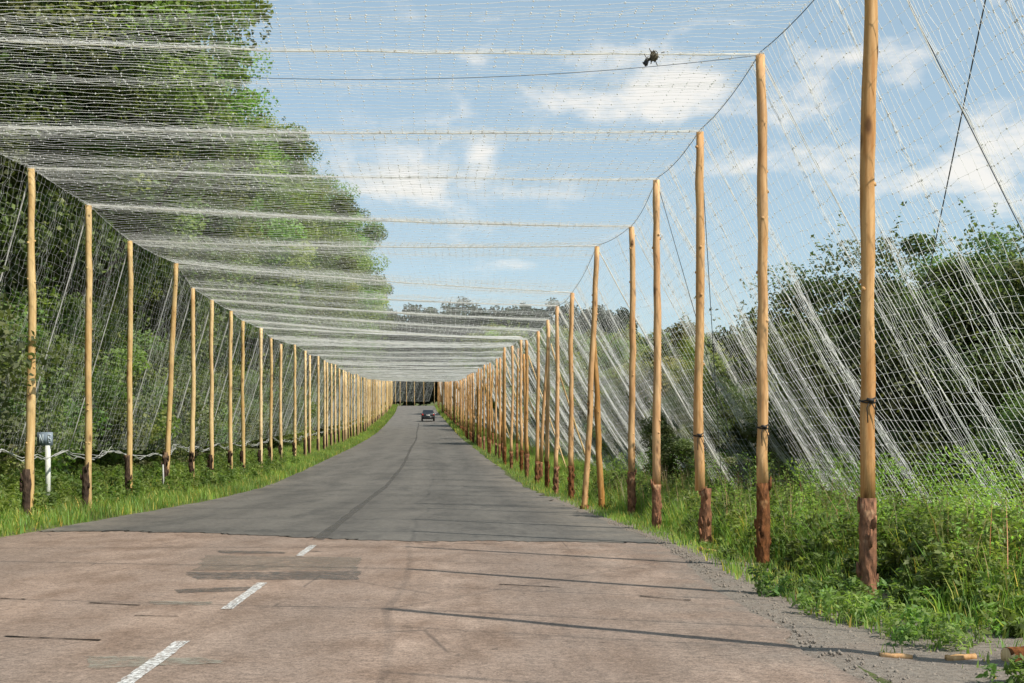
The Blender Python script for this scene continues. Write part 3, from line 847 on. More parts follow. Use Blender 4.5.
# raking props behind the right row
for q_, i in enumerate(list(range(9, 27, 2))):
    y, x, H = RIGHT[i]; t = TOP_R[i]; rng = np.random.default_rng(2000 + i)
    ex = x + 1.75 + rnd.uniform(-.3, .3); ey = y + rnd.uniform(-.5, .9); ez = float(terrain(ex, ey)) - .1
    a = np.array([t.x + .08, t.y + .02, t.z - .35 - rnd.random() * .5]); b = np.array([ex, ey, ez]); tt = np.linspace(0, 1, 8)[:, None]
    mb = MB(); mb.tube((a * (1 - tt) + b * tt) + rng.standard_normal((8, 3)) * .01, np.linspace(.022, .030, 8), 8, jit=.03, rng=rng)
    tag(mb.build('prop_pole', MAT['pine_left'], smooth=True), f"thin pale prop raking outward from a right pole, {ORD[q_]} from the camera", 'prop', 'raking props on the right')
# poles round the bend
BL, BR = [], []
for s in np.arange(.10, 2.2, .115):
    p = bend_pt(-_w, s); BL.append(make_pole(p[0], p[1], -1, 5.4, "thin peeled pole of the outer row where the tunnel bends away", seed=700 + len(BL), detail=False, shaft_to_ground=True, dark=True, stub_off=(-.03, -.05), group='outer poles at the bend'))
for s in np.arange(.17, 1.5, .19):
    p = bend_pt(0, s); BR.append(make_pole(p[0], p[1], 1, 5.4, "thin peeled pole of the inner row where the tunnel bends away", seed=800 + len(BR), detail=False, group='inner poles at the bend'))
TOP_L += BL; TOP_R += BR

# ------------------------------------------------------------------ netting
def resample(T, n):
    P = np.array([list(t) for t in T]); s = np.concatenate([[0], np.cumsum(np.linalg.norm(np.diff(P, axis=0), axis=1))])
    q = np.linspace(0, s[-1], n); return np.column_stack([np.interp(q, s, P[:, k]) for k in range(3)])
# seams pair the right poles with the nearest left ones; both rows share the bay index
def row_at(TOP, Ys):
    P = np.array([list(t) for t in TOP]); return P
nR = len(RIGHT)
# bays: between right pole k and k+1; the left end is taken along the left top line at the matching left pole
LT = np.array([list(t) for t in TOP_L[:len(LEFT)]]); RT = np.array([list(t) for t in TOP_R[:nR]])
pairs = []     # (right top, left top)
for k in range(nR):
    # photograph: the first left pole in view pairs with the fourth right pole
    j = k - 2
    if k < 2: lt = np.array([float(Lp(RT[k, 1] + 2.0)), RT[k, 1] + 2.0, 5.75])
    elif j < 12: lt = LT[j]
    else:
        y = RT[k, 1] + .5; i = int(np.argmin(np.abs(LT[:, 1] - y))); lt = LT[i]
    pairs.append((RT[k], lt))
first = (np.array([3.35, 3.2, 5.45]), np.array([-6.8, 5.2, 5.75]))
pairs = [first] + pairs
for s in np.arange(.12, 2.0, .17):
    a, b = bend_pt(0, s), bend_pt(-_w, s); pairs.append((np.array([a[0], a[1], float(zprof(a[1])) + 5.4]), np.array([b[0], b[1], float(zprof(b[1])) + 5.4])))

def bilinear(A0, A1, B0, B1, u, v):
    """A = near edge ends (right, left), B = far edge ends; u along the road, v across"""
    U = u[:, None, None]; V = v[None, :, None]
    return (A0 * (1 - V) + A1 * V) * (1 - U) + (B0 * (1 - V) + B1 * V) * U

def net_panel(name, A0, A1, B0, B1, cell, rad, seed, sag, knot, label, group, mat, bunch=0.0, slack=.012, belly=(0, 0, 0), xgap=1.0, ugap=1.0, long=.55, seam=0.0):
    rng = np.random.default_rng(seed)
    Lu = max(np.linalg.norm(B0 - A0), np.linalg.norm(B1 - A1)); Lv = max(np.linalg.norm(A1 - A0), np.linalg.norm(B1 - B0))
    nu = max(3, int(round(Lu / (cell * ugap))) + 1); nv = max(3, int(round(Lv / (cell * xgap))) + 1)
    u = np.linspace(0, 1, nu); v = np.linspace(0, 1, nv)
    if bunch:    # rows gather in folds
        k = rng.uniform(1.6, 2.8); ph = rng.random() * 6.28
        uu = u + bunch * np.sin(2 * np.pi * k * u + ph) / (2 * np.pi * k) + bunch * .4 * np.sin(2 * np.pi * 2.7 * k * u + ph * 2) / (2 * np.pi * 2.7 * k)
        u = (uu - uu.min()) / (uu.max() - uu.min())
    if seam: u = u - seam * np.sin(2 * np.pi * (u - .5)) / (2 * np.pi) * -1.0
    P = bilinear(A0, A1, B0, B1, u, v)
    U = u[:, None]; V = v[None]
    w = np.sin(np.pi * V)
    P[..., 2] -= sag[0] * w + sag[1] * np.sin(np.pi * U) ** .8 * (.35 + .65 * w) + sag[2] * (np.sin(2 * np.pi * (2.3 * V + rng.random())) * np.sin(2 * np.pi * (1.2 * U + rng.random())))
    P += np.array(belly) * (np.sin(np.pi * U) * np.sin(np.pi * V))[..., None]
    J = rng.standard_normal(P.shape) * slack; J[0] *= .3; J[-1] *= .3
    P = P + J
    mb = MB()
    r_u = rad * (.75 + .5 * rng.random(nu)); r_u[0] = r_u[-1] = rad * 1.3
    strands(mb, P, r_u)
    strands(mb, P.transpose(1, 0, 2), rad * long)
    if knot: knots(mb, P, knot * (.3 + 1.0 * rng.random(nu * nv) ** 1.3))
    o = mb.build(name, mat)
    tag(o, label, 'netting', group)
    return o

word = lambda i: ORD[i] if i < len(ORD) else None
def between(k):
    nm = ['just overhead by the camera', 'between the pole outside the border and the front pole', 'between the front and second right poles', 'between the second and third right poles',
          'between the third and fourth right poles', 'between the fourth and fifth right poles', 'between the fifth and sixth right poles', 'between the sixth and seventh right poles', 'between the seventh and eighth right poles',
          'between the eighth and ninth right poles', 'between the ninth and tenth right poles', 'between the tenth and eleventh right poles']
    return nm[k] if k < len(nm) else None

for k in range(len(pairs) - 1):
    (A0, A1), (B0, B1) = pairs[k], pairs[k + 1]
    if np.linalg.norm(B0 - A0) < .4 or np.linalg.norm(B1 - A1) < .05: B1 = B1 + (B1 - A1) * .0
    y = A0[1]
    cell = .15 if y < 45 else (.24 if y < 90 else .31)
    rad = .0023 if y < 18 else .0022 if y < 30 else .0024 if y < 45 else (.0048 if y < 90 else .0125)
    kn = .0105 if y < 20 else .0098 if y < 45 else .011
    bw = between(k)
    lab = f"white roof netting panel {bw}" if bw else "white roof netting panel in the far part of the tunnel"
    grp = 'roof netting panels' if bw else 'far roof netting panels'
    net_panel('roof_net', A0, A1, B0, B1, cell, rad, 3000 + k, (.05, .05, .012), kn, lab, grp, MAT['net'], bunch=.5 if y < 60 else .3, slack=.006, ugap=.62 if y < 45 else .72, seam=.74, long=.42)
    # right side net slopes out to the ground
    off = 3.1 if y < 200 else 1.2
    def foot(T, o_, up): x = T[0] + o_; return np.array([x, T[1] + .25, float(terrain(x, T[1])) + up])
    if k < len(pairs) - 8:
        fA, fB = foot(A0, off, .12), foot(B0, off, .12)
        lab = f"white right side netting {bw}" if bw else "white side netting sloping to the grass in the far part of the right row"
        net_panel('side_net', A0, fA, B0, fB, cell if y > 45 else .15, rad * (.85 if y > 45 else 1.15), 4000 + k, (.14, .03, .03), kn * .9, lab, 'right side netting' if bw else 'far right side netting', MAT['net'], bunch=.85, slack=.008, xgap=1.05, ugap=.55, long=.6, belly=(-.1, 0, 0))
    # left side net hangs to a rolled hem above the verge
        def hem(T): x = T[0] - 1.35; return np.array([x, T[1], float(terrain(x, T[1])) + .95])
        lw = f"left side netting hanging behind the left poles, {ORD[k]} panel from the camera" if k < 14 else "left side netting in the far part of the left row"
        net_panel('side_net', A1, hem(A1), B1, hem(B1), cell * .9, rad * .8, 5000 + k, (.10, .03, .03), kn * .6, lw, 'left side netting' if k < 14 else 'far left side netting', MAT['net'], bunch=.6, slack=.016)

def rope(name, pts, r, mat, label, cat, group=None, sides=5):
    mb = MB(); mb.tube(np.array(pts), r, sides); return tag(mb.build(name, mat, smooth=True), label, cat, group)
def sagline(a, b, sag, n=14, wob=0.0, rng=RNG):
    t = np.linspace(0, 1, n)[:, None]; p = a * (1 - t) + b * t; p[:, 2] -= sag * 4 * (t * (1 - t))[:, 0]
    if wob: p[1:-1] += rng.standard_normal((n - 2, 3)) * wob
    return p
# seam ropes across the road and down the sides at every pole pair
for k, (A, B) in enumerate(pairs):
    y = A[1]
    r = (.0075 if y < 24 else .011 if y < 40 else .020 if y < 80 else .034)
    w = ['over the camera', 'at the pole outside the right border', 'at the big front pole', 'at the second right pole', 'at the third right pole', 'at the fourth right pole', 'at the fifth right pole', 'at the crossed right pair', 'at the seventh right pole',
         'at the eighth right pole', 'at the ninth right pole', 'at the tenth right pole', 'at the eleventh right pole']
    lab = f"white seam rope crossing the road {w[k]}" if k < len(w) else "white seam rope crossing the road in the far part of the tunnel"
    a, b = A + (0, 0, .015), B + (0, 0, .015)
    rope('seam_rope', sagline(a, b, .06 + .03 * rnd.random(), 20, .005), r, MAT['rope'], lab, 'rope', 'seam ropes across the road' if k < len(w) else 'far seam ropes across the road', 6)
    if 1 <= k < len(pairs) - 8:
        x = A[0] + (3.1 if y < 200 else 1.2); f = np.array([x, A[1] + .25, float(terrain(x, A[1])) + .06])
        lab = f"white tie rope slanting to the grass {w[k]}" if k < len(w) else "white tie rope slanting to the grass in the far part of the right row"
        rope('tie_rope', sagline(A + (0, .02, -.02), f, .10, 12, .006), (.005 if y < 25 else .016 if y < 80 else .024), MAT['rope'], lab, 'rope', 'slanting tie ropes on the right' if k < len(w) else 'far slanting tie ropes on the right')
        hx = B[0] - 1.35; h = np.array([hx, B[1], float(terrain(hx, B[1])) + .95])
        if k >= 2:
            lab = f"pale tie rope slanting down behind the left poles, {ORD[k - 2]} from the camera" if k < 14 else "pale tie rope behind the far part of the left row"
            rope('tie_rope', sagline(B + (0, .02, -.02), h, .08, 10, .006), (.012 if y < 40 else .02), MAT['rope_dull'], lab, 'rope', 'slanting tie ropes on the left' if k < 14 else 'far slanting tie ropes on the left')
# long ropes along both rows
def chain(P, sag):
    out = []
    for a, b in zip(P[:-1], P[1:]):
        out.append(sagline(np.array(a), np.array(b), sag * min(1, np.linalg.norm(np.array(b) - np.array(a)) / 4), 8)[:-1])
    out.append(np.array([P[-1]])); return np.vstack(out)
rp = [np.array([3.35, 3.2, 5.5])] + [np.array(list(t)) + (0, 0, .03) for t in TOP_R[:nR]]
rope('head_wire', chain(rp, .10), .0045, MAT['wire'], "dark head wire running from top to top of the right poles", 'wire')
lp = [np.array([-6.8, 5.2, 5.75])] + [np.array(list(t)) + (0, 0, .03) for t in TOP_L[:len(LEFT)]]
rope('head_wire', chain(lp, .05), .004, MAT['rope_dull'], "pale head wire running from top to top of the left poles", 'wire')
# rolled hem of the left net, sagging between the poles
hp = []
for t in TOP_L[:len(LEFT)]:
    x = t[0] - .45; hp.append(np.array([x, t[1], float(terrain(x, t[1])) + 1.06 + rnd.uniform(-.1, .1)]))
hc = chain(hp, .16); hc[1:-1] += RNG.standard_normal((len(hc) - 2, 3)) * .02
mb = MB()
for k in range(3):
    mb.tube(hc + RNG.standard_normal(hc.shape) * .035, .005 + .006 * RNG.random(len(hc)), 5)
tag(mb.build('rolled_net_hem', MAT['rope_dull'], smooth=True), "bundled white net hem looped along the foot of the left poles", 'netting')
# dark cross wires and guy wires
def pxp(px, py, y): return np.array([(px - 512) / F_PX * y, y, CAM_H + (HORIZON - py) / F_PX * y])
RTk = [np.array(list(t)) for t in TOP_R]
rope('cross_wire', sagline(RTk[2] + (0, 0, .0), np.array(list(TOP_L[0])), .36, 20), .0032, MAT['wire'], "dark slack wire crossing the road from the second right pole", 'wire')
def gnd(x, y): return np.array([x, y, float(terrain(x, y))])
rope('guy_wire', sagline(RTk[0], gnd(6.1, 21.8), 0.02, 6), .006, MAT['wire'], "dark guy wire leaning left down to the bushes at the right border", 'wire', 'guy wires on the right')
rope('guy_wire', sagline(RTk[1], gnd(6.7, 12.6), .05, 6), .005, MAT['wire'], "dark guy wire from the front pole top down to the right", 'wire', 'guy wires on the right')
rope('guy_wire', sagline(RTk[3], gnd(3.2, 19.6), .02, 6), .005, MAT['wire'], "dark guy wire falling from the third right pole top", 'wire', 'guy wires on the right')
rope('guy_wire', sagline(RTk[4], gnd(3.9, 20.8), .02, 6), .005, MAT['wire'], "dark guy wire falling from the fourth right pole top", 'wire', 'guy wires on the right')

# clump caught in the roof net
def clump():
    c = pxp(652, 58, 13.2)
    o = empty('debris_clump', tuple(c)); tag(o, "small dark clump of debris caught in the roof netting beside the second right pole", 'debris')
    rng = np.random.default_rng(77)
    mb = MB()
    def blob(mb, cen, r, stretch):
        th = np.linspace(0, np.pi, 7); ph = np.arange(9) * 2 * np.pi / 9
        v = [];
        for t in th:
            for p in ph:
                k = r * (1 + .25 * rng.standard_normal()); v.append(np.array(cen) + k * np.array(stretch) * np.array([math.sin(t) * math.cos(p), math.sin(t) * math.sin(p), math.cos(t)]))
        q = [(i * 9 + j, i * 9 + (j + 1) % 9, (i + 1) * 9 + (j + 1) % 9, (i + 1) * 9 + j) for i in range(6) for j in range(9)]
        mb.add(v, q)
    blob(mb, (.02, 0, .015), .045, (1.1, .8, 1))
    for k in range(40):
        d = rng.standard_normal(3) * .027; e = rng.standard_normal(3) * .03; mb.tube(np.array([d + (.02, 0, .015), d + e * .5 + (.02, 0, .02), d * .6 + e + (.02, 0, .015)]), .0045, 4)
    mb.build('tangled_twigs', mat_simple('twig_grey', (.13, .115, .085), .9, .1, .4), o)
    mb = MB(); blob(mb, (-.06, 0, -.045), .028, (1, .8, 1.1))
    for k in range(5):
        d = rng.standard_normal(3) * .02; mb.tube(np.array([(-.06, 0, -.045), np.array([-.06, 0, -.05]) + d]), .004, 4)
    mb.tube(np.array([(-.04, 0, -.03), (-.01, 0, -.005)]), .009, 5)
    mb.build('black_fragment', mat_simple('black_plastic', (.018, .018, .02), .5, .4), o)
clump()

# ------------------------------------------------------------------ car far up the road
def make_car(x, y, rz):
    o = empty('car', (x, y, float(zprof(y)) + .012), rz)
    tag(o, "dark hatchback driving away far up the road", 'car')
    paint = M('dark_car_paint'); paint.color((.02, .022, .026)); paint.rough(.3, .5); paint.p.inputs['Coat Weight'].default_value = .6
    glass = mat_simple('car_glass', (.02, .025, .03), .08, .6); white = mat_simple('car_white', (.75, .75, .72), .4); red = mat_simple('car_lamp_red', (.45, .02, .015), .25)
    black = mat_simple('tyre_rubber', (.02, .02, .02), .85); chrome = mat_simple('rim_grey', (.45, .46, .47), .35, .5, .1, .6)
    # body by cross-sections along the length (rear at -y)
    secs = [(-2.0, .40, .92, .80), (-1.92, .34, 1.0, .86), (-1.2, .30, 1.02, .88), (.2, .28, .98, .88), (1.2, .28, .94, .86), (1.85, .32, .84, .80), (2.02, .42, .70, .68)]
    mb = MB(); V = []
    for (yy, zb, zt, hw) in secs:
        V += [(-hw * .92, yy, zb), (-hw, yy, zb + .2), (-hw, yy, zt - .14), (-hw * .93, yy, zt), (hw * .93, yy, zt), (hw, yy, zt - .14), (hw, yy, zb + .2), (hw * .92, yy, zb)]
    n = 8; q = [(i * n + j, (i + 1) * n + j, (i + 1) * n + (j + 1) % n, i * n + (j + 1) % n) for i in range(len(secs) - 1) for j in range(n)]
    q += [(0, 1, 2, 3), (4, 5, 6, 7)]; q += [(0, 3, 4, 7)]
    b = (len(secs) - 1) * n; q += [(b + 3, b + 2, b + 1, b), (b + 7, b + 6, b + 5, b + 4), (b + 7, b + 4, b + 3, b)]
    mb.add(V, q)
    # cabin
    cab = [(-1.86, .78, .98), (-1.45, .62, 1.46), (-.1, .62, 1.50), (.55, .64, 1.40), (1.15, .76, .96)]
    V = []
    for yy, hw, z in cab:
        V += [(-hw, yy, z), (hw, yy, z)]
    V2 = [(-.82, -1.9, .95), (.82, -1.9, .95), (-.82, 1.2, .94), (.82, 1.2, .94)]
    V += V2
    q = [(0, 2, 3, 1), (2, 4, 5, 3), (4, 6, 7, 5), (6, 8, 9, 7)]
    t = [(10, 2, 0), (1, 3, 11), (12, 8, 6), (13, 7, 9)]
    mb.add(V, q, t); mb.add(V, [(10, 12, 4, 2), (11, 3, 5, 13)], [(12, 6, 4), (13, 5, 7)])
    mb.build('body', paint.m, o)
    g = MB()
    g.add([(-.66, -1.835, 1.02), (.66, -1.835, 1.02), (.55, -1.50, 1.42), (-.55, -1.50, 1.42)], [(0, 1, 2, 3)]); g.build('rear_window', glass, o)
    for s in (-1, 1):
        g = MB(); g.add([(s * .80, -1.3, 1.02), (s * .80, .75, 1.02), (s * .665, .35, 1.38), (s * .655, -1.15, 1.42)], [(0, 1, 2, 3) if s > 0 else (3, 2, 1, 0)]); g.build('side_window', glass, o)
        l = MB(); l.box((s * .72, -1.99, .82), (.2, .06, .2), .9); l.build('tail_lamp', red, o)
        m_ = MB(); m_.box((s * .97, .55, 1.0), (.2, .1, .13), .85); m_.build('wing_mirror', white if s > 0 else paint.m, o)  # right mirror white: the car's sunlit side put into its colour
    p = MB(); p.box((0, -2.03, .74), (.52, .02, .115)); p.build('number_plate', white, o)
    bp = MB(); bp.box((0, -2.03, .48), (1.55, .12, .2), .95); bp.build('rear_bumper', paint.m, o)
    for sx in (-1, 1):
        for yy in (-1.25, 1.25):
            th = np.linspace(0, 2 * np.pi, 19)[:-1]
            tb = MB(); prof = [(-.1, .22), (-.1, .30), (-.06, .32), (.06, .32), (.1, .30), (.1, .22)]
            V = np.array([[(sx * .78 + dx, yy + r * math.cos(a), .32 + r * math.sin(a)) for a in th] for dx, r in prof]).reshape(-1, 3)
            m_ = len(th); q = [(i * m_ + j, i * m_ + (j + 1) % m_, (i + 1) * m_ + (j + 1) % m_, (i + 1) * m_ + j) for i in range(len(prof) - 1) for j in range(m_)]
            tb.add(V, q); wv = tb.build('wheel', black, o, smooth=True)
            rb = MB(); rb.tube(np.array([(sx * .78 - sx * .06, yy, .32), (sx * .78 + sx * .085, yy, .32)]), .225, 16); rb.build('rim', chrome, wv)
make_car((428 - 512) / F_PX * 172, 172, .07)

# ------------------------------------------------------------------ marker post, log, chips, sticks
def marker_post():
    y = 24.4; x = (48 - 512) / F_PX * y; g = float(terrain(x, y))
    o = empty('marker_post', (x, y, g)); tag(o, "white roadside marker post with small grey-blue plate behind the first left pole", 'marker post')
    mb = MB(); mb.box((0, 0, .55), (.085, .07, 1.25), .95); mb.build('post', mat_simple('post_white', (.70, .71, .64), .7, .2, .15), o)
    mb = MB(); mb.box((-.05, -.02, 1.30), (.29, .02, .25)); pl = mb.build('plate', mat_simple('plate_blue_grey', (.20, .25, .30), .5, .3, .3), o)
    gm = mat_simple('plate_marks', (.46, .53, .56), .5)
    mb = MB()      # worn characters on the plate
    for (cx, cz, w, h) in [(-.145, 1.06, .025, .17), (-.085, 1.06, .02, .17), (.015, 1.06, .02, .17), (.04, 1.13, .06, .02), (.04, 1.06, .06, .02), (.065, 1.02, .018, .07), (.035, .985, .06, .02)]:
        mb.box((cx, -.034, cz + .24), (w * .8, .006, h))
    mb.tube(np.array([(-.145, -.034, 1.38), (-.085, -.034, 1.22)]), .009, 4)
    mb.build('worn_characters', gm, pl)
    mb = MB(); mb.tube(np.array([(0, .03, 1.05), (0, .03, 1.48)]), .014, 6); mb.build('plate_bracket', MAT['tie'], o)
marker_post()
def log(name, p0, p1, r, mat_b, label, end=True):
    p0, p1 = np.array(p0), np.array(p1); rng = np.random.default_rng(int(abs(p0[0]) * 100))
    c = (p0 + p1) / 2; o = empty(name, tuple(c)); tag(o, label, 'log')
    t = np.linspace(0, 1, 8)[:, None]; pts = p0 * (1 - t) + p1 * t - c; pts[1:-1] += rng.standard_normal((6, 3)) * r * .06
    mb = MB(); mb.tube(pts, r * (1 + .06 * rng.standard_normal(8)), 12, caps=False, jit=.04, rng=rng); mb.build('bark', mat_b, o)
    d = (p1 - p0) / np.linalg.norm(p1 - p0)
    for e, s in ((pts[0], -1), (pts[-1], 1)):
        mb = MB(); mb.tube(np.array([e - d * s * .03, e + d * s * .004]), r * .97, 12); mb.build('cut_end', MAT['pine_left'], o)
gx, gy = gp(1006, 664); log('cut_log', (gx, gy, .045), (gx + .62, gy + .12, .05), .052, MAT['stub'], "short reddish log lying on the gravel at the bottom right corner")
gx, gy = gp(700, 550); 
def chip(px0, py0, px1, py1, w, h, label, name='wood_offcut'):
    (x0, y0), (x1, y1) = gp(px0, py0), gp(px1, py1)
    mb = MB(); n = 6; t = np.linspace(0, 1, n); rng = np.random.default_rng(int(px0)); V = []
    for k in t:
        x, y = x0 + (x1 - x0) * k, y0 + (y1 - y0) * k; g = max(float(terrain(x, y)), float(zprof(y)) - .05) + .01; ww = w * (.6 + .8 * math.sin(math.pi * min(1, k + .15))) / 2
        V += [(x, y - ww, g), (x, y + ww, g), (x, y + ww * .8, g + h * (.7 + .5 * rng.random())), (x, y - ww * .8, g + h * (.7 + .5 * rng.random()))]
    q = [(i * 4 + j, i * 4 + (j + 1) % 4, i * 4 + 4 + (j + 1) % 4, i * 4 + 4 + j) for i in range(n - 1) for j in range(4)] + [(3, 2, 1, 0), (n * 4 - 4, n * 4 - 3, n * 4 - 2, n * 4 - 1)]
    mb.add(V, q); tag(mb.build(name, MAT['pine_right']), label, 'wood offcut', 'offcuts left on the verge')
chip(698, 551, 735, 558, .07, .05, "pale split offcut lying against the foot of the third right pole")
chip(880, 657, 912, 659, .05, .03, "small pale wood chip at the right end of the long pole shadow")
chip(946, 660, 976, 660, .06, .035, "pale wood chip lying in weeds left of the roadside log")
def stick(px, y, h, label):
    x = (px - 512) / F_PX * y; g = float(terrain(x, y)); mb = MB(); mb.tube(np.array([(x, y, g - .2), (x + .01, y, g + h * .5), (x, y, g + h)]), [.022, .02, .018], 6); tag(mb.build('thin_stake', MAT['rope_dull'], smooth=True), label, 'stake')
stick(163, 31.6, .75, "thin pale stake beside the foot of the tilted fourth left pole")

# ------------------------------------------------------------------ grass, weeds, stones
def blades(name, pts, h, w, rng, mat, label, kind='grass', lean=.45, hmul=None):
    n = len(pts); az = rng.random(n) * 6.283; hh = h * (.45 + .8 * rng.random(n)) * (hmul if hmul is not None else 1); ww = w * (.7 + .6 * rng.random(n))
    d = np.column_stack([np.cos(az), np.sin(az), np.zeros(n)]); s = np.column_stack([-np.sin(az + rng.normal(0, .6, n)), np.cos(az), np.zeros(n)])
    ln = (lean * (.3 + rng.random(n)) * hh)[:, None]
    up = np.array([0, 0, 1.0])
    m_ = pts + d * ln * .35 + up * (hh * .6)[:, None]; tp = pts + d * ln + up * hh[:, None]
    v = np.stack([pts - s * ww[:, None], pts + s * ww[:, None], m_ + s * ww[:, None] * .7, m_ - s * ww[:, None] * .7, tp], 1).reshape(-1, 3)
    i = np.arange(n)[:, None] * 5
    tone = (.65 + .7 * rng.random(n))[:, None] * np.ones((1, 3)); dry = rng.random(n) < .10; tone[dry] *= np.array([2.4, 1.35, 1.6])
    tone[:, 0] *= .8 + .5 * rng.random(n)
    return tag(link(name, np_mesh(name, v, [i + np.array([[0, 1, 2, 3]]), i + np.array([[3, 2, 4]])], col=np.repeat(tone, 5, 0), mat=mat)), label, 'grass', None, 'stuff')
def scatter(n, y0, y1, xf0, xf1, rng, power=1.0, patch=None):
    Y = y0 + (y1 - y0) * rng.random(n) ** power; U = rng.random(n); X = xf0(Y) + (xf1(Y) - xf0(Y)) * U
    if patch is not None:
        k = patch(X, Y) > rng.random(n); X, Y = X[k], Y[k]
    return np.column_stack([X, Y, terrain(X, Y) - .02])
rg = np.random.default_rng(21)
def open_feet(X, Y):
    """how tall the growth stands: trampled along the road and in front of the near right poles"""
    f = .22 + .78 * smooth(-.15, .55, X - Rp(Y))
    for (py, px, _h) in RIGHT[1:9]:
        d = py - Y; lat = np.abs(X - px * (Y / py))
        f = np.where((d > -.12) & (d < 4.0), np.minimum(f, .16 + .9 * smooth(.18, .55, lat)), f)
    return f * smooth(7.6, 9.4, Y + .35 * np.sin(X * 3.0) - .5 * smooth(3.2, 4.5, X)) + .0
pn = lambda X, Y: .5 + .5 * np.sin(X * 1.9 + 2 * np.sin(Y * 1.1)) * np.sin(Y * 1.7 + X)
gl = np.vstack([scatter(60000, 14, 48, lambda Y: Ledge(Y) - 4.2, lambda Y: Ledge(Y) - .02, rg, 1.3, lambda X, Y: .45 + .55 * pn(X, Y)),
                scatter(42000, 48, 130, lambda Y: Ledge(Y) - 3.0, lambda Y: Ledge(Y) - .02, rg, 1.5)])
blades('verge_grass', gl, .24, .009, rg, MAT['grass'], "bright green grass on the left verge around the pole feet")
gl = scatter(30000, 130, 246, lambda Y: Ledge(Y) - 2.4, lambda Y: Ledge(Y), rg); gl2 = scatter(22000, 120, 246, lambda Y: Redge(Y), lambda Y: Redge(Y) + 3, rg)
blades('far_verge_grass', np.vstack([gl, gl2]), .45, .03, rg, MAT['grass'], "grass strips along both far road edges")
shoulder = lambda Y: Redge(Y) + np.interp(Y, [0, 8, 10, 12, 16, 34], [.95, .62, .42, .28, .15, .08])
gr = np.vstack([scatter(150000, 4, 24, shoulder, lambda Y: Redge(Y) + 7.0, rg, .9, lambda X, Y: .35 + .65 * pn(X, Y)),
                scatter(60000, 24, 60, lambda Y: Redge(Y) + .05, lambda Y: Redge(Y) + 6.5, rg, 1.4), scatter(30000, 60, 125, lambda Y: Redge(Y) + .0, lambda Y: Redge(Y) + 5, rg, 1.2)])
gr = gr[(open_feet(gr[:, 0], gr[:, 1]) + .04 > .5 * rg.random(len(gr)))]
blades('verge_grass', gr, .46, .006, rg, MAT['grass'], "rank green grass on the right verge between road and net", hmul=.16 + .84 * open_feet(gr[:, 0], gr[:, 1]))
sparse = scatter(9000, 4, 16, lambda Y: Redge(Y) + .35, lambda Y: Redge(Y) + 3.4, rg, 1, lambda X, Y: (pn(X * 1.5, Y * 1.4) > .55) * .9)
blades('shoulder_grass', sparse, .12, .007, rg, MAT['grass'], "thin tufts of grass creeping over the gravel shoulder")
field = scatter(45000, 26, 120, lambda Y: Redge(Y) + 5, lambda Y: Redge(Y) + 24, rg, 1.2)
blades('field_grass', field, .6, .03, rg, MAT['grass'], "tall meadow grass beyond the right net")

def weeds(name, roots, h0, rng, mat, label, lsz=.055, nl=34, hm=None):
    V, Q, Cc = [], [], []; n = 0; mb = MB()
    for ii, (x, y, z) in enumerate(roots):
        k_ = 1.0 if hm is None else float(hm[ii])
        if k_ < .12: continue
        h = k_ * h0 * (.55 + .75 * rng.random()); m_ = int(nl * (.6 + .8 * rng.random())); f = rng.random(m_) ** .75
        spread = .05 + .20 * h * np.sin(np.pi * np.clip(f * .85 + .12, 0, 1)); a = rng.random(m_) * 6.283
        ln = rng.normal(0, .12, 2) * h
        P = np.column_stack([x + ln[0] * f + spread * np.cos(a) * rng.random(m_), y + ln[1] * f + spread * np.sin(a) * rng.random(m_), z + h * f])
        tone = np.tile((.7 + .6 * rng.random()) * np.array([[.9 + .3 * rng.random(), 1, 1]]), (m_, 1)) * (.75 + .5 * rng.random(m_))[:, None]
        v, q, c = leaf_quads(P, lsz, rng, tone, 1.5, 2.4); V.append(v); Q.append(q + n); Cc.append(c); n += len(v)
    return tag(link(name, np_mesh(name, np.vstack(V), np.vstack(Q), col=np.vstack(Cc), mat=mat)), label, 'weeds', None, 'stuff')
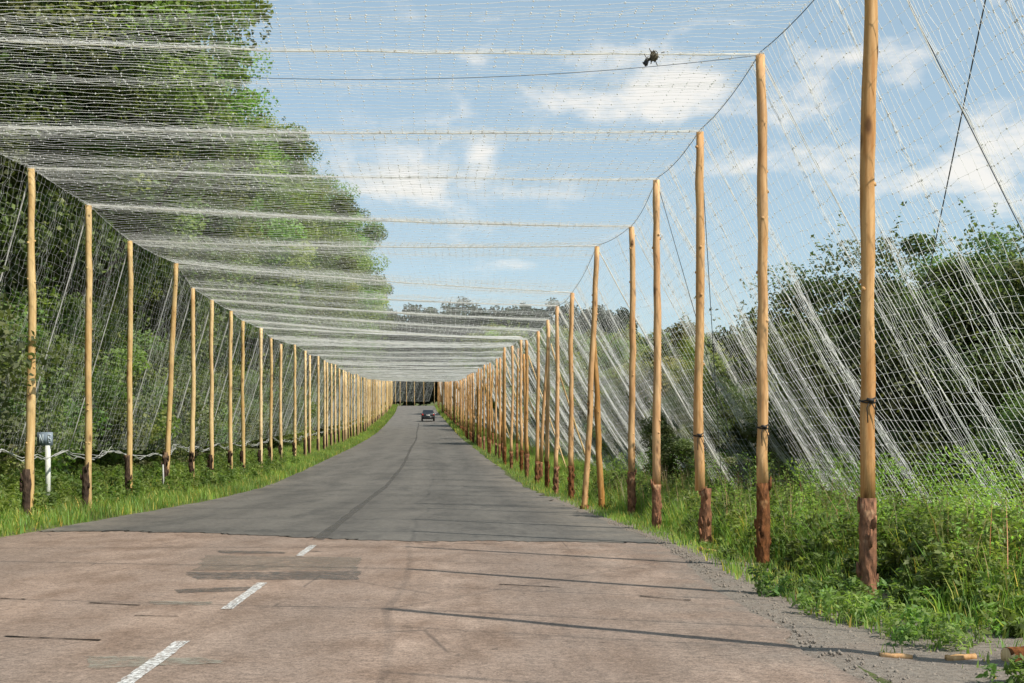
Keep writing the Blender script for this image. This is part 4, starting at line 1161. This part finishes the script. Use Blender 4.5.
wr = np.vstack([scatter(2100, 9.6, 19, lambda Y: shoulder(Y) + .25, lambda Y: Redge(Y) + 6.0, rg, 1.0, lambda X, Y: .3 + .7 * pn(X * .8, Y * .8)),
                scatter(900, 8.4, 13.0, lambda Y: shoulder(Y) + .75, lambda Y: Redge(Y) + 4.8, rg, 1.0),
                scatter(900, 18, 40, lambda Y: Redge(Y) + .7, lambda Y: Redge(Y) + 5.5, rg, 1.2)])
weeds('verge_weeds', wr, .50, rg, MAT['weed'], "lush leafy weeds growing round the right pole feet", .030, 80, hm=open_feet(wr[:, 0], wr[:, 1]))
tall = wr[(open_feet(wr[:, 0], wr[:, 1]) > .8)]
tall = tall[rg.random(len(tall)) < .22]
weeds('verge_stalks', tall, .95, rg, MAT['grass'], "taller pale feathery stalks standing out of the right verge weeds", .017, 110)
dry = scatter(2600, 9, 30, lambda Y: Rp(Y) + .3, lambda Y: Redge(Y) + 6, rg)
blades('dry_grass', dry, .8, .005, rg, MAT['straw'], "dry straw-coloured stalks among the right verge grass", lean=.3)
wl = scatter(1100, 15, 60, lambda Y: Ledge(Y) - 4.0, lambda Y: Ledge(Y) - .5, rg, 1.2)
weeds('verge_weeds', wl, .45, rg, MAT['weed'], "leafy weeds on the left verge behind the poles", .04, 60)
wc = scatter(520, 5.5, 11.5, lambda Y: shoulder(Y) - .1, lambda Y: shoulder(Y) + 1.8, rg, 1, lambda X, Y: (pn(X * 1.3, Y * 1.6) > .55) * .9)
weeds('shoulder_weeds', wc, .20, rg, MAT['weed'], "small weeds on the edge of the gravel shoulder", .024, 44)
# loose stones on the shoulder
rs_ = np.random.default_rng(9); n = 7000
Y = 5.5 + 17 * rs_.random(n) ** 1.2; X = Redge(Y) - .25 + (rs_.random(n) ** 1.1) * np.interp(Y, [5, 12, 22], [1.9, 1.2, .6])
P = np.column_stack([X, Y, np.maximum(terrain(X, Y) + .012, zprof(Y) - .01)])
rad = .004 + .014 * rs_.random(n) ** 4
v = P[:, None] + OCT[None] * rad[:, None, None] * (.7 + .6 * rs_.random((n, 6, 1)))
t = (np.arange(n)[:, None, None] * 6 + OCTF[None]).reshape(-1, 3)
tag(link('gravel_stones', np_mesh('gravel_stones', v.reshape(-1, 3), t, mat=mat_simple('stone_grey', (.25, .215, .18), .9, .1, .4))), "loose grey stones scattered over the right gravel shoulder", 'gravel', None, 'stuff')
